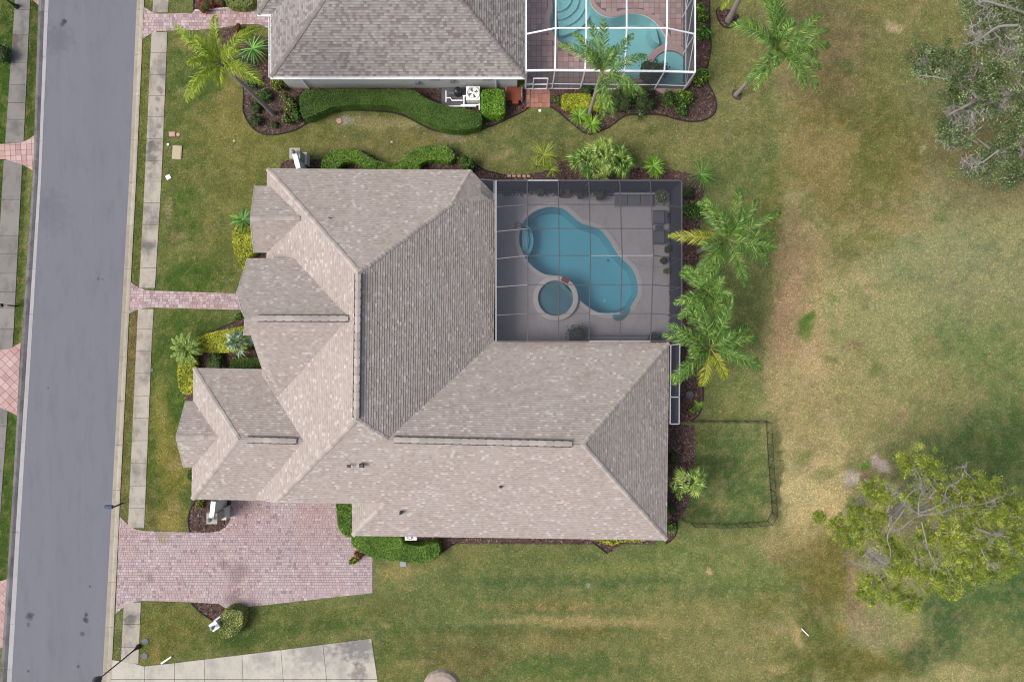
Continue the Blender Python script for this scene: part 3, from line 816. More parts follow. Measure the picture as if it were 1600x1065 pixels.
# ------------------------------------------------------------------ paved areas
def paved(name, pxpoly, mat, rowh, widths, seed, groutm=None, rot=0.0, zt=.03, piece='paver_field', kind='structure', label=None, cat=None):
    poly = W(pxpoly); excl(poly)
    cx = sum(p[0] for p in poly)/len(poly); cy = sum(p[1] for p in poly)/len(poly)
    root = empty(name, (cx, cy, 0), label, cat, kind=kind)
    m = MB(); m.prism(poly, -.1, zt-.014); m.build('joint_sand', groutm or M['grout'], root)
    m = MB(); pavers(m, poly, zt-.02, zt, rowh, widths, seed=seed, rot=rot)
    o = m.build(piece, mat, root); o['kind'] = 'stuff'
    return root
DRIVE = [(187.3, 806), (200, 818.7), (212, 826), (226, 829), (296, 831), (330.6, 831), (343, 829), (352, 823), (358.7, 815), (361, 806), (361, 775), (528, 775), (529, 820), (536, 832), (551, 838), (549, 850), (566, 864), (582, 868), (582, 925.6), (480, 937), (400, 946), (370, 948.5), (352, 949), (342, 942.5), (299, 940), (222, 937.7), (206, 940.5), (192, 949), (181, 957.7)]
paved('driveway', DRIVE, M['paver'], (.17, .22), (.15, .2, .22, .28), 3)
paved('front_walk', [(204.8, 441), (216.7, 449), (228, 453), (241, 454), (369, 458.5), (400, 458.5), (400, 485), (378, 484), (240, 480.5), (226, 481), (214, 484), (202.5, 489.6)], M['paverwalk'], (.2, .26), (.2, .28, .34), 5)
paved('neighbor_driveway', [(225.8, 12), (238, 19.5), (250, 22), (300, 21), (304, 17), (400, 9), (402, -60), (470, -60), (440, 60), (424, 46), (404, 38), (381, 38), (345, 44), (306, 47.5), (262, 48.5), (247, 49.5), (236, 53), (222, 62)], M['paverwalk'], (.2, .26), (.2, .28, .34), 6)
# pink aprons across the street: tiles large enough to be pieces of their own
def apron(pxpoly, size, rot, seed):
    poly = W(pxpoly); excl(poly); cx = sum(p[0] for p in poly)/len(poly); cy = sum(p[1] for p in poly)/len(poly)
    root = empty('driveway_apron', (cx, cy, 0), kind='structure')
    m = MB(); m.prism(poly, -.1, .016); m.build('joint_sand', M['groutpink'], root)
    rs = random.Random(seed); c, s = math.cos(rot), math.sin(rot)
    q = [(x*c+y*s, -x*s+y*c) for x, y in poly]; T = [t for t, _ in tris2d(q)]
    xa, xb, ya, yb = min(p[0] for p in q), max(p[0] for p in q), min(p[1] for p in q), max(p[1] for p in q)
    y = ya
    while y < yb:
        x = xa
        while x < xb:
            cell = [(x+.014, y+.014), (x+size-.014, y+.014), (x+size-.014, y+size-.014), (x+.014, y+size-.014)]; m = MB(); ok = 0; v = rs.random(); zt = .034+rs.random()*.004
            for t in T:
                cl = clip_conv(cell, t)
                if len(cl) >= 3: m.prism([(p[0]*c-p[1]*s, p[0]*s+p[1]*c) for p in cl], .01, zt, v); ok = 1
            if ok: m.build('paver', M['paverpink'], root)
            x += size
        y += size
apron([(-8, 226), (33, 223.5), (45, 218), (54, 212), (52.5, 267), (35, 257), (8, 249), (-8, 249)], .42, 0.05, 1)
apron([(-10, 548), (15, 545), (33, 535), (27, 649), (12, 641), (0, 635.5), (-10, 634)], .5, math.radians(45), 2)
apron([(-8, 908), (3, 907), (12, 903.5), (4.5, 1011), (-8, 1014)], .5, math.radians(45), 3)
apron([(48.5, -2), (62, 10), (63, -25), (48, -25)], .42, 0.05, 4)
# concrete driveway at the bottom
cd = empty('concrete_driveway', (*XY(400, 1045), 0), kind='structure')
top = ln([(177, 1029), (214, 1036.5), (228.5, 1040.5), (400, 1019.5), (581, 996.6), (584, 996.4)])
jx = [(174.5, 172), (227, 226), (272.7, 273), (319, 320), (377.5, 380), (438, 443), (504, 511), (581, 590.5)]
for (a0, a1), (b0, b1) in zip(jx[:-1], jx[1:]):
    for (ya, yb) in ((0, 1060), (1060.8, 1120)):
        def ax(y): return a0+(a1-a0)*(y-1000)/65+.3
        def bx(y): return b0+(b1-b0)*(y-1000)/65-.3
        if ya == 0: t0, t1 = top(a0+.3), top(b0-.3)
        else: t0 = t1 = ya
        if a0 > 180 and ya == 0: pl = [(ax(t0), t0), (bx(t1), t1), (bx(yb), yb), (ax(yb), yb)]
        elif ya == 0: pl = [(176, 1030), (214, 1036.8), (226, 1040.3), (226, yb), (173.5, yb)]
        else: pl = [(ax(ya), ya), (bx(ya), ya), (bx(yb), yb), (ax(yb), yb)]
        m = MB(); m.prism(W(pl), -.1, .035+R.random()*.005); m.build('slab', M['driveslab'], cd)
excl(W([(174, 1029), (214, 1036), (228, 1040), (581, 996), (592, 1075), (600, 1200), (160, 1200)]))

# ------------------------------------------------------------------ mulch beds
chips = []
def bed(pxpoly, edge=None, name='mulch_bed', dens=55, chip=True):
    poly = W(pxpoly); excl(poly)
    cx = sum(p[0] for p in poly)/len(poly); cy = sum(p[1] for p in poly)/len(poly)
    root = empty(name, (cx, cy, 0), kind='structure')
    m = MB(); m.prism(poly, -.04, .012); m.build('mulch', M['mulch'], root)
    if chip:
        A = np.array(poly); x0, y0 = A.min(0); x1, y1 = A.max(0); n = int((x1-x0)*(y1-y0)*dens)
        X = NR.uniform(x0, x1, n); Y = NR.uniform(y0, y1, n); k = inpoly(X, Y, poly); X, Y = X[k], Y[k]; n = len(X)
        a = NR.uniform(0, 6.28, n); l = NR.uniform(.04, .12, n); wv = NR.uniform(.02, .045, n); z = .02+NR.uniform(0, .05, n); t = NR.uniform(-.3, .3, n)
        ca_, sa = np.cos(a), np.sin(a); Q = np.empty((n, 4, 3))
        for i, (u, v) in enumerate(((-1, -1), (1, -1), (1, 1), (-1, 1))):
            Q[:, i, 0] = X+u*l*ca_-v*wv*sa; Q[:, i, 1] = Y+u*l*sa+v*wv*ca_; Q[:, i, 2] = z+u*t*l
        o = quick_mesh('wood_chips', Q, 4, M['chips'], rnd=NR.rand(n), parent=root); o['kind'] = 'stuff'
    if edge:
        pts = smooth_line(edge)
        m = MB(); m.tube([(*XY(x, y), .04) for x, y in pts], .055, 5); m.build('bed_edging', M['edging'], root)
    return root
def smooth_line(pts, k=4):
    out = []; n = len(pts)
    for i in range(n-1):
        p0 = pts[max(i-1, 0)]; p1 = pts[i]; p2 = pts[i+1]; p3 = pts[min(i+2, n-1)]
        for j in range(k):
            t = j/k; out.append(tuple(.5*((2*p1[d])+(-p0[d]+p2[d])*t+(2*p0[d]-5*p1[d]+4*p2[d]-p3[d])*t*t+(-p0[d]+3*p1[d]-3*p2[d]+p3[d])*t**3) for d in range(len(p1))))
    out.append(tuple(pts[-1])); return out
def smooth_closed(pts, k=6):
    n = len(pts); out = []
    for i in range(n):
        p0, p1, p2, p3 = pts[i-1], pts[i], pts[(i+1) % n], pts[(i+2) % n]
        for j in range(k):
            t = j/k; out.append(tuple(.5*((2*p1[d])+(-p0[d]+p2[d])*t+(2*p0[d]-5*p1[d]+4*p2[d]-p3[d])*t*t+(-p0[d]+3*p1[d]-3*p2[d]+p3[d])*t**3) for d in range(2)))
    return out
e1 = [(379, 128), (381, 150), (380, 172), (386, 188), (396, 201), (410, 209), (425, 211), (445, 208), (462, 203), (478, 194), (492, 186), (508, 179), (525, 175), (545, 172.5), (570, 173), (592, 174.5), (612, 176), (630, 181), (645, 188), (660, 196), (675, 203), (692, 207), (710, 208), (728, 207), (745, 204), (762, 199), (780, 192), (800, 182.5), (814, 176), (826, 168)]
bed([(323.6, 47), (330, 52), (345, 66), (362, 90), (372, 110)]+e1+[(823, 138), (450, 139), (424, 120), (424, 60), (404, 55), (381, 55), (378, 43.5), (345, 45)], e1)
e2 = [(859.6, 167), (868, 172), (876, 178), (886, 187), (896, 195), (907, 204), (919, 210), (930, 208), (942, 203), (950, 200), (957, 195), (966, 188), (977, 181), (990, 179), (1003, 179), (1020, 179), (1038, 181), (1055, 186), (1074, 190), (1088, 190), (1099, 188), (1110, 183), (1117, 175), (1119, 166), (1118, 157), (1113, 143), (1106, 130), (1104, 114), (1107, 95), (1110.5, 76), (1110, 60), (1109, 45), (1108, 0), (1108, -30)]
bed([(859, 139)]+e2+[(1069, -30), (1069, 140)], e2)
e3 = [(437, 262), (440, 254), (446, 250)]
bed([(437, 275), (437, 262), (441, 252), (475, 249), (505, 250), (512, 240), (545, 232), (570, 236), (612, 262), (640, 238), (670, 228), (700, 228), (714, 240), (722, 250), (735, 252), (742, 256), (752, 263), (765, 268), (788, 274), (790, 290), (437, 290)], [(722, 250), (735, 252), (742, 256), (752, 263), (765, 268), (788, 274)])
bed([(788, 273), (830, 272), (850, 268), (868, 254), (892, 250), (905, 262), (1003, 262), (1015, 262), (1040, 264), (1060, 268), (1074, 270), (1092, 276), (1104, 285), (1098, 310), (1093, 360), (1092, 420), (1092, 500), (1096, 560), (1098, 600), (1098, 625), (1093, 645), (1082, 656), (1062, 657), (1045, 657), (1045, 306), (788, 306)], [(1096, 560), (1098, 600), (1098, 625), (1093, 645), (1082, 656)])
bed([(1040, 662), (1085, 664), (1087, 700), (1084, 760), (1070, 800), (1060, 812), (1057, 830), (1052, 840), (1040, 848)], [(1057, 812), (1057, 830), (1050, 842), (1040, 849)])
bed([(378, 497), (362, 505), (345, 511.6), (327, 521), (300, 535), (284, 548), (279, 570), (279, 608), (292, 624), (320, 632), (420, 630), (430, 520), (400, 497)], [(378, 497), (370, 500), (362, 505), (345, 511.6), (327, 521)])
bed([(375, 345), (366, 357), (368, 395), (384, 422), (420, 430), (430, 345)], [(378, 415), (381, 420), (386, 424)])
bed([(299, 775), (297, 800), (294, 812), (296, 831), (330, 831), (343, 829), (352, 823), (358.7, 815), (360.5, 806), (360, 775)], [(305, 783), (298, 795), (294.5, 808), (295, 820), (297, 831)])
bed([(299, 941.5), (342, 943.5), (350, 950), (348, 962), (340, 973), (333, 969), (315, 958)], [(299, 941.5), (315, 957), (333, 969)])
bed([(528, 780), (528.5, 820), (536, 832), (551, 838), (548, 850), (566, 864), (600, 874), (660, 878), (690, 862), (712, 849), (1020, 850), (1040, 835), (700, 810), (560, 780)], [(690, 862), (702, 854), (714, 847)])
bed([(925, 840), (949, 864), (955, 861), (975, 848), (975, 838)], [(925, 846), (937, 855), (949, 864)])
bed([(1139-17, 12), (1121, 26), (1126, 38), (1139, 43), (1150, 40), (1155, 30), (1150, 16)], smooth_closed([(1122, 15), (1121, 28), (1128, 40), (1139, 44), (1152, 38), (1154, 22)])[:-8])
bed([(1145, 140), (1143, 149), (1149, 156), (1158, 157), (1160, 148), (1155, 140)], None, chip=False)
bed([(303, -20), (303, 17), (400, 9), (400, -20)], [(303, -10), (303, 16)])
# white wood border strip at the driveway of the neighbour
MB().beam((*XY(305, 17.5), .06), (*XY(400, 9.5), .06), .1, .1).build('border', M['stucco2']); tag(bpy.data.objects['border'], 'thin pale border strip between the red bed and the pink driveway', 'border')

# ------------------------------------------------------------------ roofs
def slope_pts(lst): return [P(*t) for t in lst]
def roof_face(sh, dk, pts, seed, pitch=.175, wid=.24):
    q = slope_pts(pts) if len(pts[0]) == 3 and abs(pts[0][0]) > 60 else pts
    shingles(sh, q, pitch, wid, seed=seed, dk=dk)
def caps(root, a, b, mat, step=.33, wd=.165, slope=.4, lift=.05, name='ridge_cap', jitter=True):
    """one bent shingle after another from a (low end) to b (high end)"""
    A, B = Vector(a), Vector(b); L = (B-A).length; n = max(1, int(L/step)); d = (B-A).normalized()
    side = d.cross(Vector((0, 0, 1))).normalized(); up = side.cross(d).normalized()
    me = None
    for i in range(n):
        p = A+(B-A)*(i/n); 
        if me is None:
            m = MB(); l = L/n+.04
            def sec(t, z): return [(-wd, t, z-wd*slope), (-wd*.5, t, z-wd*slope*.45), (0, t, z), (wd*.5, t, z-wd*slope*.45), (wd, t, z-wd*slope)]
            s0, s1 = sec(0, lift+.025), sec(l, lift-.012)
            for k in range(4): m.face([s0[k], s0[k+1], s1[k+1], s1[k]])
            m.face([(-wd, 0, lift-wd*slope-.05)]+s0+[(wd, 0, lift-wd*slope-.05)])
            for e in (0, 4): 
                q = [s0[e], s1[e], (s1[e][0], s1[e][1], s1[e][2]-.05), (s0[e][0], s0[e][1], s0[e][2]-.05)]
                m.face(q)
            o = m.build(name, mat, root, local=True); me = o.data
        else:
            o = bpy.data.objects.new(name, me); COL.objects.link(o); o.parent = root; ORG[o.name] = ORG[root.name]
        from mathutils import Matrix
        ro = Vector(ORG[root.name]); j = (R.random()-.5)*.03 if jitter else 0
        mat3 = Matrix((side, d, up)).transposed().to_4x4(); mat3.translation = p-ro+side*j
        o.matrix_local = mat3
def ridge_vent(root, a, b, mat, wd=.19, z=.13, step=.55):
    A, B = Vector(a), Vector(b); d = (B-A).normalized(); side = d.cross(Vector((0, 0, 1))).normalized()
    m = MB(); m.beam(A+Vector((0,0,.02)), B+Vector((0,0,.02)), wd*2+.10, z*1.2); v = m.build('ridge_vent', M['ventgap'], root)
    caps(root, A+Vector((0,0,z-.01)), B+Vector((0,0,z-.01)), mat, step, wd, .3, .03, 'vent_cap', False)

house = empty('house', (*XY(700, 560), 0), 'tan shingle hip roof house beside the dark screened pool', 'house')
sh, dk = MB(), MB()
BZ = lambda py: 8.2-.75*abs(0)  # placeholder kept simple
faces = [
 [(418,264,3.1),(735,266,3.0),(706,318,5.0),(560,425,8.6)],
 [(735,266,3.0),(774,306,3.0),(706,318,5.0)],
 [(774,306,3.0),(771,533,3.0),(605,686,7.5),(557,655,8.6),(560,425,8.6),(706,318,5.0)],
 [(418,264,3.1),(560,425,8.6),(557,655,8.6),(430,784,4.3),(401,779,3.25),(417,404,3.2)],
 [(398,291,3.3),(391,342,5.4),(482,341,5.4),(442,291,3.3)],
 [(391,342,5.4),(397,394,3.3),(440,394,3.3),(482,341,5.4)],
 [(387,404,5.0),(370,457,6.9),(377,484,7.8),(383,497,8.2),(553,497,8.2),(462,404,5.0)],
 [(383,497,8.2),(381,523,7.4),(393,524,7.35),(410,576,5.6),(430,619,4.3),(442,619,4.3),(553,497,8.2)],
 [(303,575,3.0),(373,686,5.9),(490,689,5.9),(430,578,3.0)],
 [(373,686,5.9),(300,779,3.0),(412,781,3.0),(490,689,5.9)],
 [(303,575,3.0),(373,686,5.9),(300,779,3.0)],
 [(290,627,3.05),(275,683,4.65),(356,683,4.65),(312,627,3.05)],
 [(275,683,4.65),(287,729,3.05),(312,729,3.05),(356,683,4.65)],
 [(771,533,3.0),(1045,536,3.0),(910,694,7.5),(605,686,7.5)],
 [(1045,536,3.0),(1041,843,3.0),(910,694,7.5)],
 [(557,655,8.6),(605,686,7.5),(910,694,7.5),(1041,843,3.0),(551,836,3.05),(603,786,4.4),(430,784,4.3)],
 [(551,836,3.05),(551,775,3.05),(612,778,4.6),(603,786,4.4)],
]
for i, f in enumerate(faces): roof_face(sh, dk, f, i+1)
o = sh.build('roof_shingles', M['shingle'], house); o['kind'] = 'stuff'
dk.build('roof_deck', M['deck'], house)
for a, b in [((418,264,3.1),(560,425,8.6)),((735,266,3.0),(706,318,5.0)),((774,306,3.0),(706,318,5.0)),((706,318,5.0),(560,425,8.6)),((605,686,7.5),(557,655,8.6)),((430,784,4.3),(557,655,8.6)),
             ((1045,536,3.0),(910,694,7.5)),((1041,843,3.0),(910,694,7.5)),((303,575,3.0),(373,686,5.9)),((300,779,3.0),(373,686,5.9)),((551,836,3.05),(603,786,4.4)),((275,683,4.65),(348,683,4.65)),((391,342,5.4),(468,341,5.4)),((383,497,8.2),(403,497,8.2))]:
    caps(house, P(*a), P(*b), M['cap'], slope=.35)
ridge_vent(house, P(560, 428, 8.6), P(557, 652, 8.6), M['cap'])
ridge_vent(house, P(616, 686.5, 7.5), P(893, 693, 7.5), M['cap'])
ridge_vent(house, P(404, 497, 8.2), P(544, 497.5, 8.2), M['cap'])
ridge_vent(house, P(387, 686.5, 5.9), P(463, 688.5, 5.9), M['cap'])
# eaves: fascia boards
def fascia(root, pts, mat, h=.2, t=.035, out=.015):
    for a, b in zip(pts[:-1], pts[1:]):
        A, B = Vector(a), Vector(b); d = (B-A); 
        MB().beam(A-Vector((0,0,h/2-.03)), B-Vector((0,0,h/2-.03)), t, h).build('fascia', mat, root)
for run in ([(418,291,3.1),(418,264,3.1),(735,266,3.0),(774,306,3.0),(771,533,3.0),(1045,536,3.0),(1041,843,3.0),(551,836,3.05),(551,788,3.05)], [(603,786.5,4.38),(430,784,4.3),(401,779,3.25)],
            [(440,291,3.3),(398,291,3.3),(391,342,5.4),(397,394,3.3),(424,394,3.3)], [(450,404,5.0),(387,404,5.0),(370,457,6.9),(377,484,7.8),(383,497,8.2),(381,523,7.4),(393,524,7.35),(410,576,5.6)],
            [(410,577,3.0),(303,575,3.0),(303,627,3.0),(290,627,3.05),(275,683,4.65),(287,729,3.05),(301,729,3.0),(300,779,3.0),(400,781,3.0)]):
    fascia(house, slope_pts(run), M['fascia'])
# walls under the eaves
def inset(poly, d):
    n = len(poly); out = []
    ar = sum(poly[i][0]*poly[(i+1) % n][1]-poly[(i+1) % n][0]*poly[i][1] for i in range(n)); s = 1 if ar > 0 else -1
    for i in range(n):
        a, b, c = Vector(poly[i-1]), Vector(poly[i]), Vector(poly[(i+1) % n]); e1_ = (b-a).normalized(); e2_ = (c-b).normalized()
        n1 = Vector((-e1_.y, e1_.x))*s; n2 = Vector((-e2_.y, e2_.x))*s; m_ = (n1+n2); k = max(.3, 1+n1.dot(n2)); m_ = m_/k
        out.append(tuple(b+m_*d))
    return out
foot = W([(418,264),(735,266),(774,306),(771,533),(1045,536),(1041,843),(551,836),(551,786),(430,784),(400,780),(300,779),(303,729),(303,575),(410,577),(410,520),(392,500),(392,404),(418,404),(418,394),(400,394),(400,291),(418,291)], 3.0)
wl = inset(foot, .55)
m = MB()
for i in range(len(wl)):
    a, b = wl[i], wl[(i+1) % len(wl)]
    m.face([(b[0],b[1],0),(a[0],a[1],0),(a[0],a[1],2.85),(b[0],b[1],2.85)])
m.build('wall', M['stucco'], house)
m = MB(); m.prism(foot, 2.80, 2.84, bottom=True); m.build('soffit', M['fascia'], house)
# gable walls of the entry block
for g in ([(392,404,4.9),(392,497,8.0),(392,576,5.5)], [(400,291,3.2),(396,342,5.2),(400,394,3.2)], [(291,627,3.0),(279,683,4.5),(288,729,3.0)]):
    q = slope_pts(g); m = MB(); x = max(p[0] for p in q)+.25
    m.face([(x,q[0][1],2.8),(x,q[0][1],q[0][2]),(x,q[1][1],q[1][2]),(x,q[2][1],q[2][2]),(x,q[2][1],2.8)]); m.build('gable_wall', M['stucco'], house)
# roof vents and pipes
def on_roof(px, py, z): return P(px, py, z)
for px, py, z, s in ((565, 727, 6.6, .36), (545, 728, 6.6, .24)):
    x, y, zz = P(px, py, z); m = MB(); m.box(x, y, zz+.06, s, s*.8, .25, r=.5, top=.8); m.build('roof_vent', M['roofbox'], house)
for px, py, z in ((782, 760, 5.5), (626, 801, 4.4), (516, 341, 5.8)):
    x, y, zz = P(px, py, z); m = MB(); m.lathe(x, y, [(.14, zz-.2), (.12, zz+.02), (.055, zz+.06), (.055, zz+.35), (.0, zz+.35)], 10); m.build('plumbing_pipe', M['darkgrey'], house)

# wing walls with lantern piers
def wing(px0, py0, px1, py1, label, shaft_rz):
    """low wall from the house to a pier with a post lantern"""
    x0, y0 = XY(px0, py0); x1, y1 = XY(px1, py1)
    root = empty('wing_wall', (x1, y1, 0), label, 'garden wall')
    m = MB(); m.beam((x0, y0, 1.15), (x1, y1, 1.15), .26, 2.3); m.build('wall_panel', M['stucco2'], root)
    m = MB(); m.beam((x0, y0, 2.335), (x1, y1, 2.335), .34, .07); m.build('wall_coping', M['whitep'], root)
    m = MB(); m.box(x1, y1, .42, .95, .95, .84, shaft_rz); m.build('plinth', M['stucco2'], root)
    m = MB(); m.box(x1, y1, 1.5, .62, .62, 1.32, shaft_rz); m.build('pier', M['stucco'], root)
    m = MB(); m.box(x1, y1, 2.22, .8, .8, .12, shaft_rz); m.build('pier_cap', M['stucco'], root)
    m = MB(); m.lathe(x1, y1, [(.12, 2.28), (.05, 2.34), (.05, 2.5), (.15, 2.56), (.17, 2.72), (.13, 2.88), (.03, 2.96), (0, 3.0)], 10); m.build('lantern', M['grey'], root)
    return root
wing(354, 772, 351, 798, 'white wing wall with lantern pier standing in the round mulch bed by the driveway', 0)
wing(481, 275, 475, 252, 'white wing wall with lantern pier on the north side of the house', .0)
def pier(px, py, label):
    x, y = XY(px, py); root = empty('lantern_pier', (x, y, 0), label, 'pier')
    m = MB(); m.box(x, y, .3, .62, .62, .6, .6); m.build('plinth', M['stucco2'], root)
    m = MB(); m.box(x, y, .95, .45, .45, .7, .6); m.build('shaft', M['stucco2'], root)
    m = MB(); m.box(x, y, 1.36, .62, .62, .12, .6); m.build('pier_cap', M['whitep'], root)
    m = MB(); m.lathe(x, y, [(.1, 1.42), (.04, 1.46), (.04, 1.58), (.15, 1.64), (.16, 1.82), (.1, 1.95), (0, 2.0)], 10); m.build('lantern', M['grey'], root)
pier(347, 966, 'small white pier with grey lantern beside the round shrub below the driveway')

# ------------------------------------------------------------------ neighbour's house
nb = empty('house', (*XY(620, 0), 0), 'grey shingle roof house with white gutter beside the white framed pool screen', 'house')
sh, dk = MB(), MB()
ex0, ex1 = XY(423.5, 0, 3.0)[0], XY(820, 0, 3.0)[0]; ey = XY(0, 120, 3.0)[1]; run = 8.6; rz_ = 3+run*.5
eyn = ey+2*run
nf = [[(ex0,ey,3),(ex1,ey,3),(ex1-run,ey+run,rz_),(ex0+run,ey+run,rz_)], [(ex1,ey,3),(ex1,eyn,3),(ex1-run,ey+run,rz_)], [(ex0,ey,3),(ex0+run,ey+run,rz_),(ex0,eyn,3)], [(ex0,eyn,3),(ex0+run,ey+run,rz_),(ex1-run,ey+run,rz_),(ex1,eyn,3)]]
for i, f in enumerate(nf): roof_face(sh, dk, f, 50+i, .185, .25)
wx0 = XY(402.5, 0, 3.1)[0]; wy = XY(0, 22, 3.1)[1]
wf = [[(wx0,wy,3.1),(wx0+9,wy,3.1),(wx0+9,wy+4,5.1),(wx0+4,wy+4,5.1)], [(wx0,wy,3.1),(wx0+4,wy+4,5.1),(wx0,wy+8,3.1)], [(wx0,wy+8,3.1),(wx0+4,wy+4,5.1),(wx0+9,wy+4,5.1),(wx0+9,wy+8,3.1)]]
# keep the wing out of the main roof: it meets it in a valley
for i, f in enumerate(wf): roof_face(sh, dk, f, 60+i, .185, .25)
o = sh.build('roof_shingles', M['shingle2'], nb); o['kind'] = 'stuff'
dk.build('roof_deck', M['deck2'], nb)
for a, b in (((ex0,ey,3),(ex0+run,ey+run,rz_)), ((ex1,ey,3),(ex1-run,ey+run,rz_)), ((wx0,wy,3.1),(wx0+4,wy+4,5.1)), ((ex0+run,ey+run,rz_),(ex1-run,ey+run,rz_))): caps(nb, a, b, M['cap2'], slope=.25, wd=.15)
def gutter(root, a, b, mat):
    A, B = Vector(a), Vector(b); d = (B-A).normalized(); s = d.cross(Vector((0,0,1))).normalized()*-1
    m = MB(); n = -s
    for off, z, wd, ht in ((.0, .0, .03, .13), (.13, .0, .022, .13), (.065, -.06, .14, .02)):
        m.beam(A+n*off+Vector((0,0,z-.03)), B+n*off+Vector((0,0,z-.03)), wd, ht)
    m.build('gutter', mat, root)
    L = (B-A).length
    for k in range(int(L/1.9)):
        p = A+d*(1+k*1.9)+n*.065; MB().beam(p-n*.07+Vector((0,0,.04)), p+n*.07+Vector((0,0,.04)), .05, .015).build('gutter_hanger', mat, root)
gutter(nb, (ex0-.05,ey-.04,3), (ex1,ey-.04,3), M['white'])
gutter(nb, (ex0-.04,wy-.1,3), (ex0-.04,ey-.05,3), M['white'])
gutter(nb, (wx0-.05,wy-.04,3.1), (wx0+2.6,wy-.04,3.1), M['white'])
ywall = -(-ey)-.0
yb = XY(0, 137.3, 0)[1]
yw = ey+.32*0+ (yb-ey)*0 if False else yb
xw0 = XY(452, 0, 0)[0]; xw1 = XY(808, 0, 0)[0]
m = MB(); m.prism([(xw0, yw+.0), (xw1, yw+.0), (xw1, eyn-.5), (xw0, eyn-.5)], 0, 2.85); m.build('wall', M['stucco2'], nb)
m = MB(); m.prism([(ex0+.02,ey+.02),(ex1-.02,ey+.02),(ex1-.02,eyn-.02),(ex0+.02,eyn-.02)], 2.9, 2.93, bottom=True); m.build('soffit', M['white'], nb)
m = MB(); m.prism([(wx0+.5,wy+.5),(xw0+.1,wy+.5),(xw0+.1,wy+7),(wx0+.5,wy+7)], 0, 2.95); m.build('wall', M['stucco2'], nb)
for px in (679, 762):
    x = XY(px, 0, 2.0)[0]; f = MB(); f.box(x, yw-.03, 2.05, .95, .08, .75); w_ = f.build('window', M['white'], nb)
    MB().box(x, yw-.055, 2.05, .8, .08, .6).build('pane', M['darkgrey'], w_)
for px in (483, 775):
    x, y = XY(px, 137)[0], yw-.09
    MB().box(x, y, 1.4, .11, .09, 2.7).build('downspout', M['white'], nb)
for px, z in ((652, 1.2), (707, 1.5)):
    x = XY(px, 0, z)[0]; MB().box(x, yw-.08, z, .28, .16, .45).build('meter_box', M['grey'], nb)

# ------------------------------------------------------------------ pools
def pool(name, label, outline, deep, mat_w, mat_p, zw, root_xy, steps=()):
    poly = W(smooth_closed(outline, 5)); root = empty(name, (*XY(*root_xy), 0), label, 'swimming pool')
    m = MB(); n = len(poly); inn = inset(poly, .25)
    ar = sum(poly[i][0]*poly[(i+1) % n][1]-poly[(i+1) % n][0]*poly[i][1] for i in range(n))
    for i in range(n):
        j = (i+1) % n; q = [(*poly[i], -.0), (*poly[j], -.0), (*inn[j], deep), (*inn[i], deep)]
        m.face(q[::-1] if ar > 0 else q)
    V = [Vector((*p, 0)) for p in inn]
    for t in tessellate_polygon([V]):
        a = [inn[i] for i in t]
        if (a[1][0]-a[0][0])*(a[2][1]-a[0][1])-(a[1][1]-a[0][1])*(a[2][0]-a[0][0]) < 0: a = a[::-1]
        m.face([(*p, deep) for p in a])
    m.build('basin', mat_p, root)
    m = MB(); m.prism(poly, zw, zw); m.build('water', mat_w, root)
    return root, poly
OUT1 = [(811, 378), (815, 352), (831, 333), (855, 323.5), (878, 325), (893, 335), (908, 348), (924, 353), (940, 360), (953, 376), (965, 395), (975, 406), (988, 419), (996, 438), (997, 458), (990, 472), (985, 480), (971, 487), (950, 491), (932, 487), (914, 476), (904, 467), (886, 450), (870, 432), (850, 428), (833, 417), (820, 401)]
pr, poly1 = pool('swimming_pool', 'kidney shaped teal swimming pool inside the dark screen enclosure', OUT1, -1.7, M['water'], M['plaster'], -.12, (900, 420))
# entry steps
for k, rr in enumerate((22, 15)):
    c = XY(812, 374); pts = [(c[0]+rr/20*math.cos(a)*1.0, c[1]+rr/20*1.35*math.sin(a)) for a in np.linspace(-1.35, 1.35, 14)]
    pts = [p for p in pts]
    m = MB(); m.prism(pts+[(c[0]+.02, c[1]+1.0*rr/20), (c[0]+.02, c[1]-1.0*rr/20)][:0], -1.6, -.62+.22*k); m.build('step', M['plaster2'], pr)
for px, py in ((955, 403), (910, 470), (949, 468)):
    x, y = XY(px, py); m = MB(); m.lathe(x, y, [(.12, -1.7), (.12, -1.67), (0, -1.66)], 12); m.build('drain_cover', M['grey'] if px != 949 else M['white'], pr)
x, y = XY(805, 352); x2, y2 = XY(826, 360)
rl = empty('handrail', (x, y, 0), 'steel handrail over the pool steps', 'handrail')
for off in (0, .22):
    m = MB(); m.tube(smooth_line([(x, y-off, 0), (x, y-off, .6), (x+.12, y-off, .85), (x+.35, y-off*.8, .9), (x2, y2-.05, .35), (x2+.12, y2-.08, -.5)]), .04, 8); m.build('rail', M['darkgrey'], rl)
# shelf beyond the lower end
sh_out = smooth_closed([(985, 481), (981, 492), (972, 500), (962, 501), (957, 495), (958, 491.5), (971, 487.5)], 4)
m = MB(); m.prism(W(sh_out), -.16, -.16); 
sr = empty('pool_shelf', (*XY(972, 492), 0), 'shallow round shelf at the lower right end of the teal pool', 'pool shelf')
m.build('shelf_floor', M['plaster2'], sr); m = MB(); m.prism(W(sh_out), -.1, -.1); m.build('water', M['water_spa'], sr)
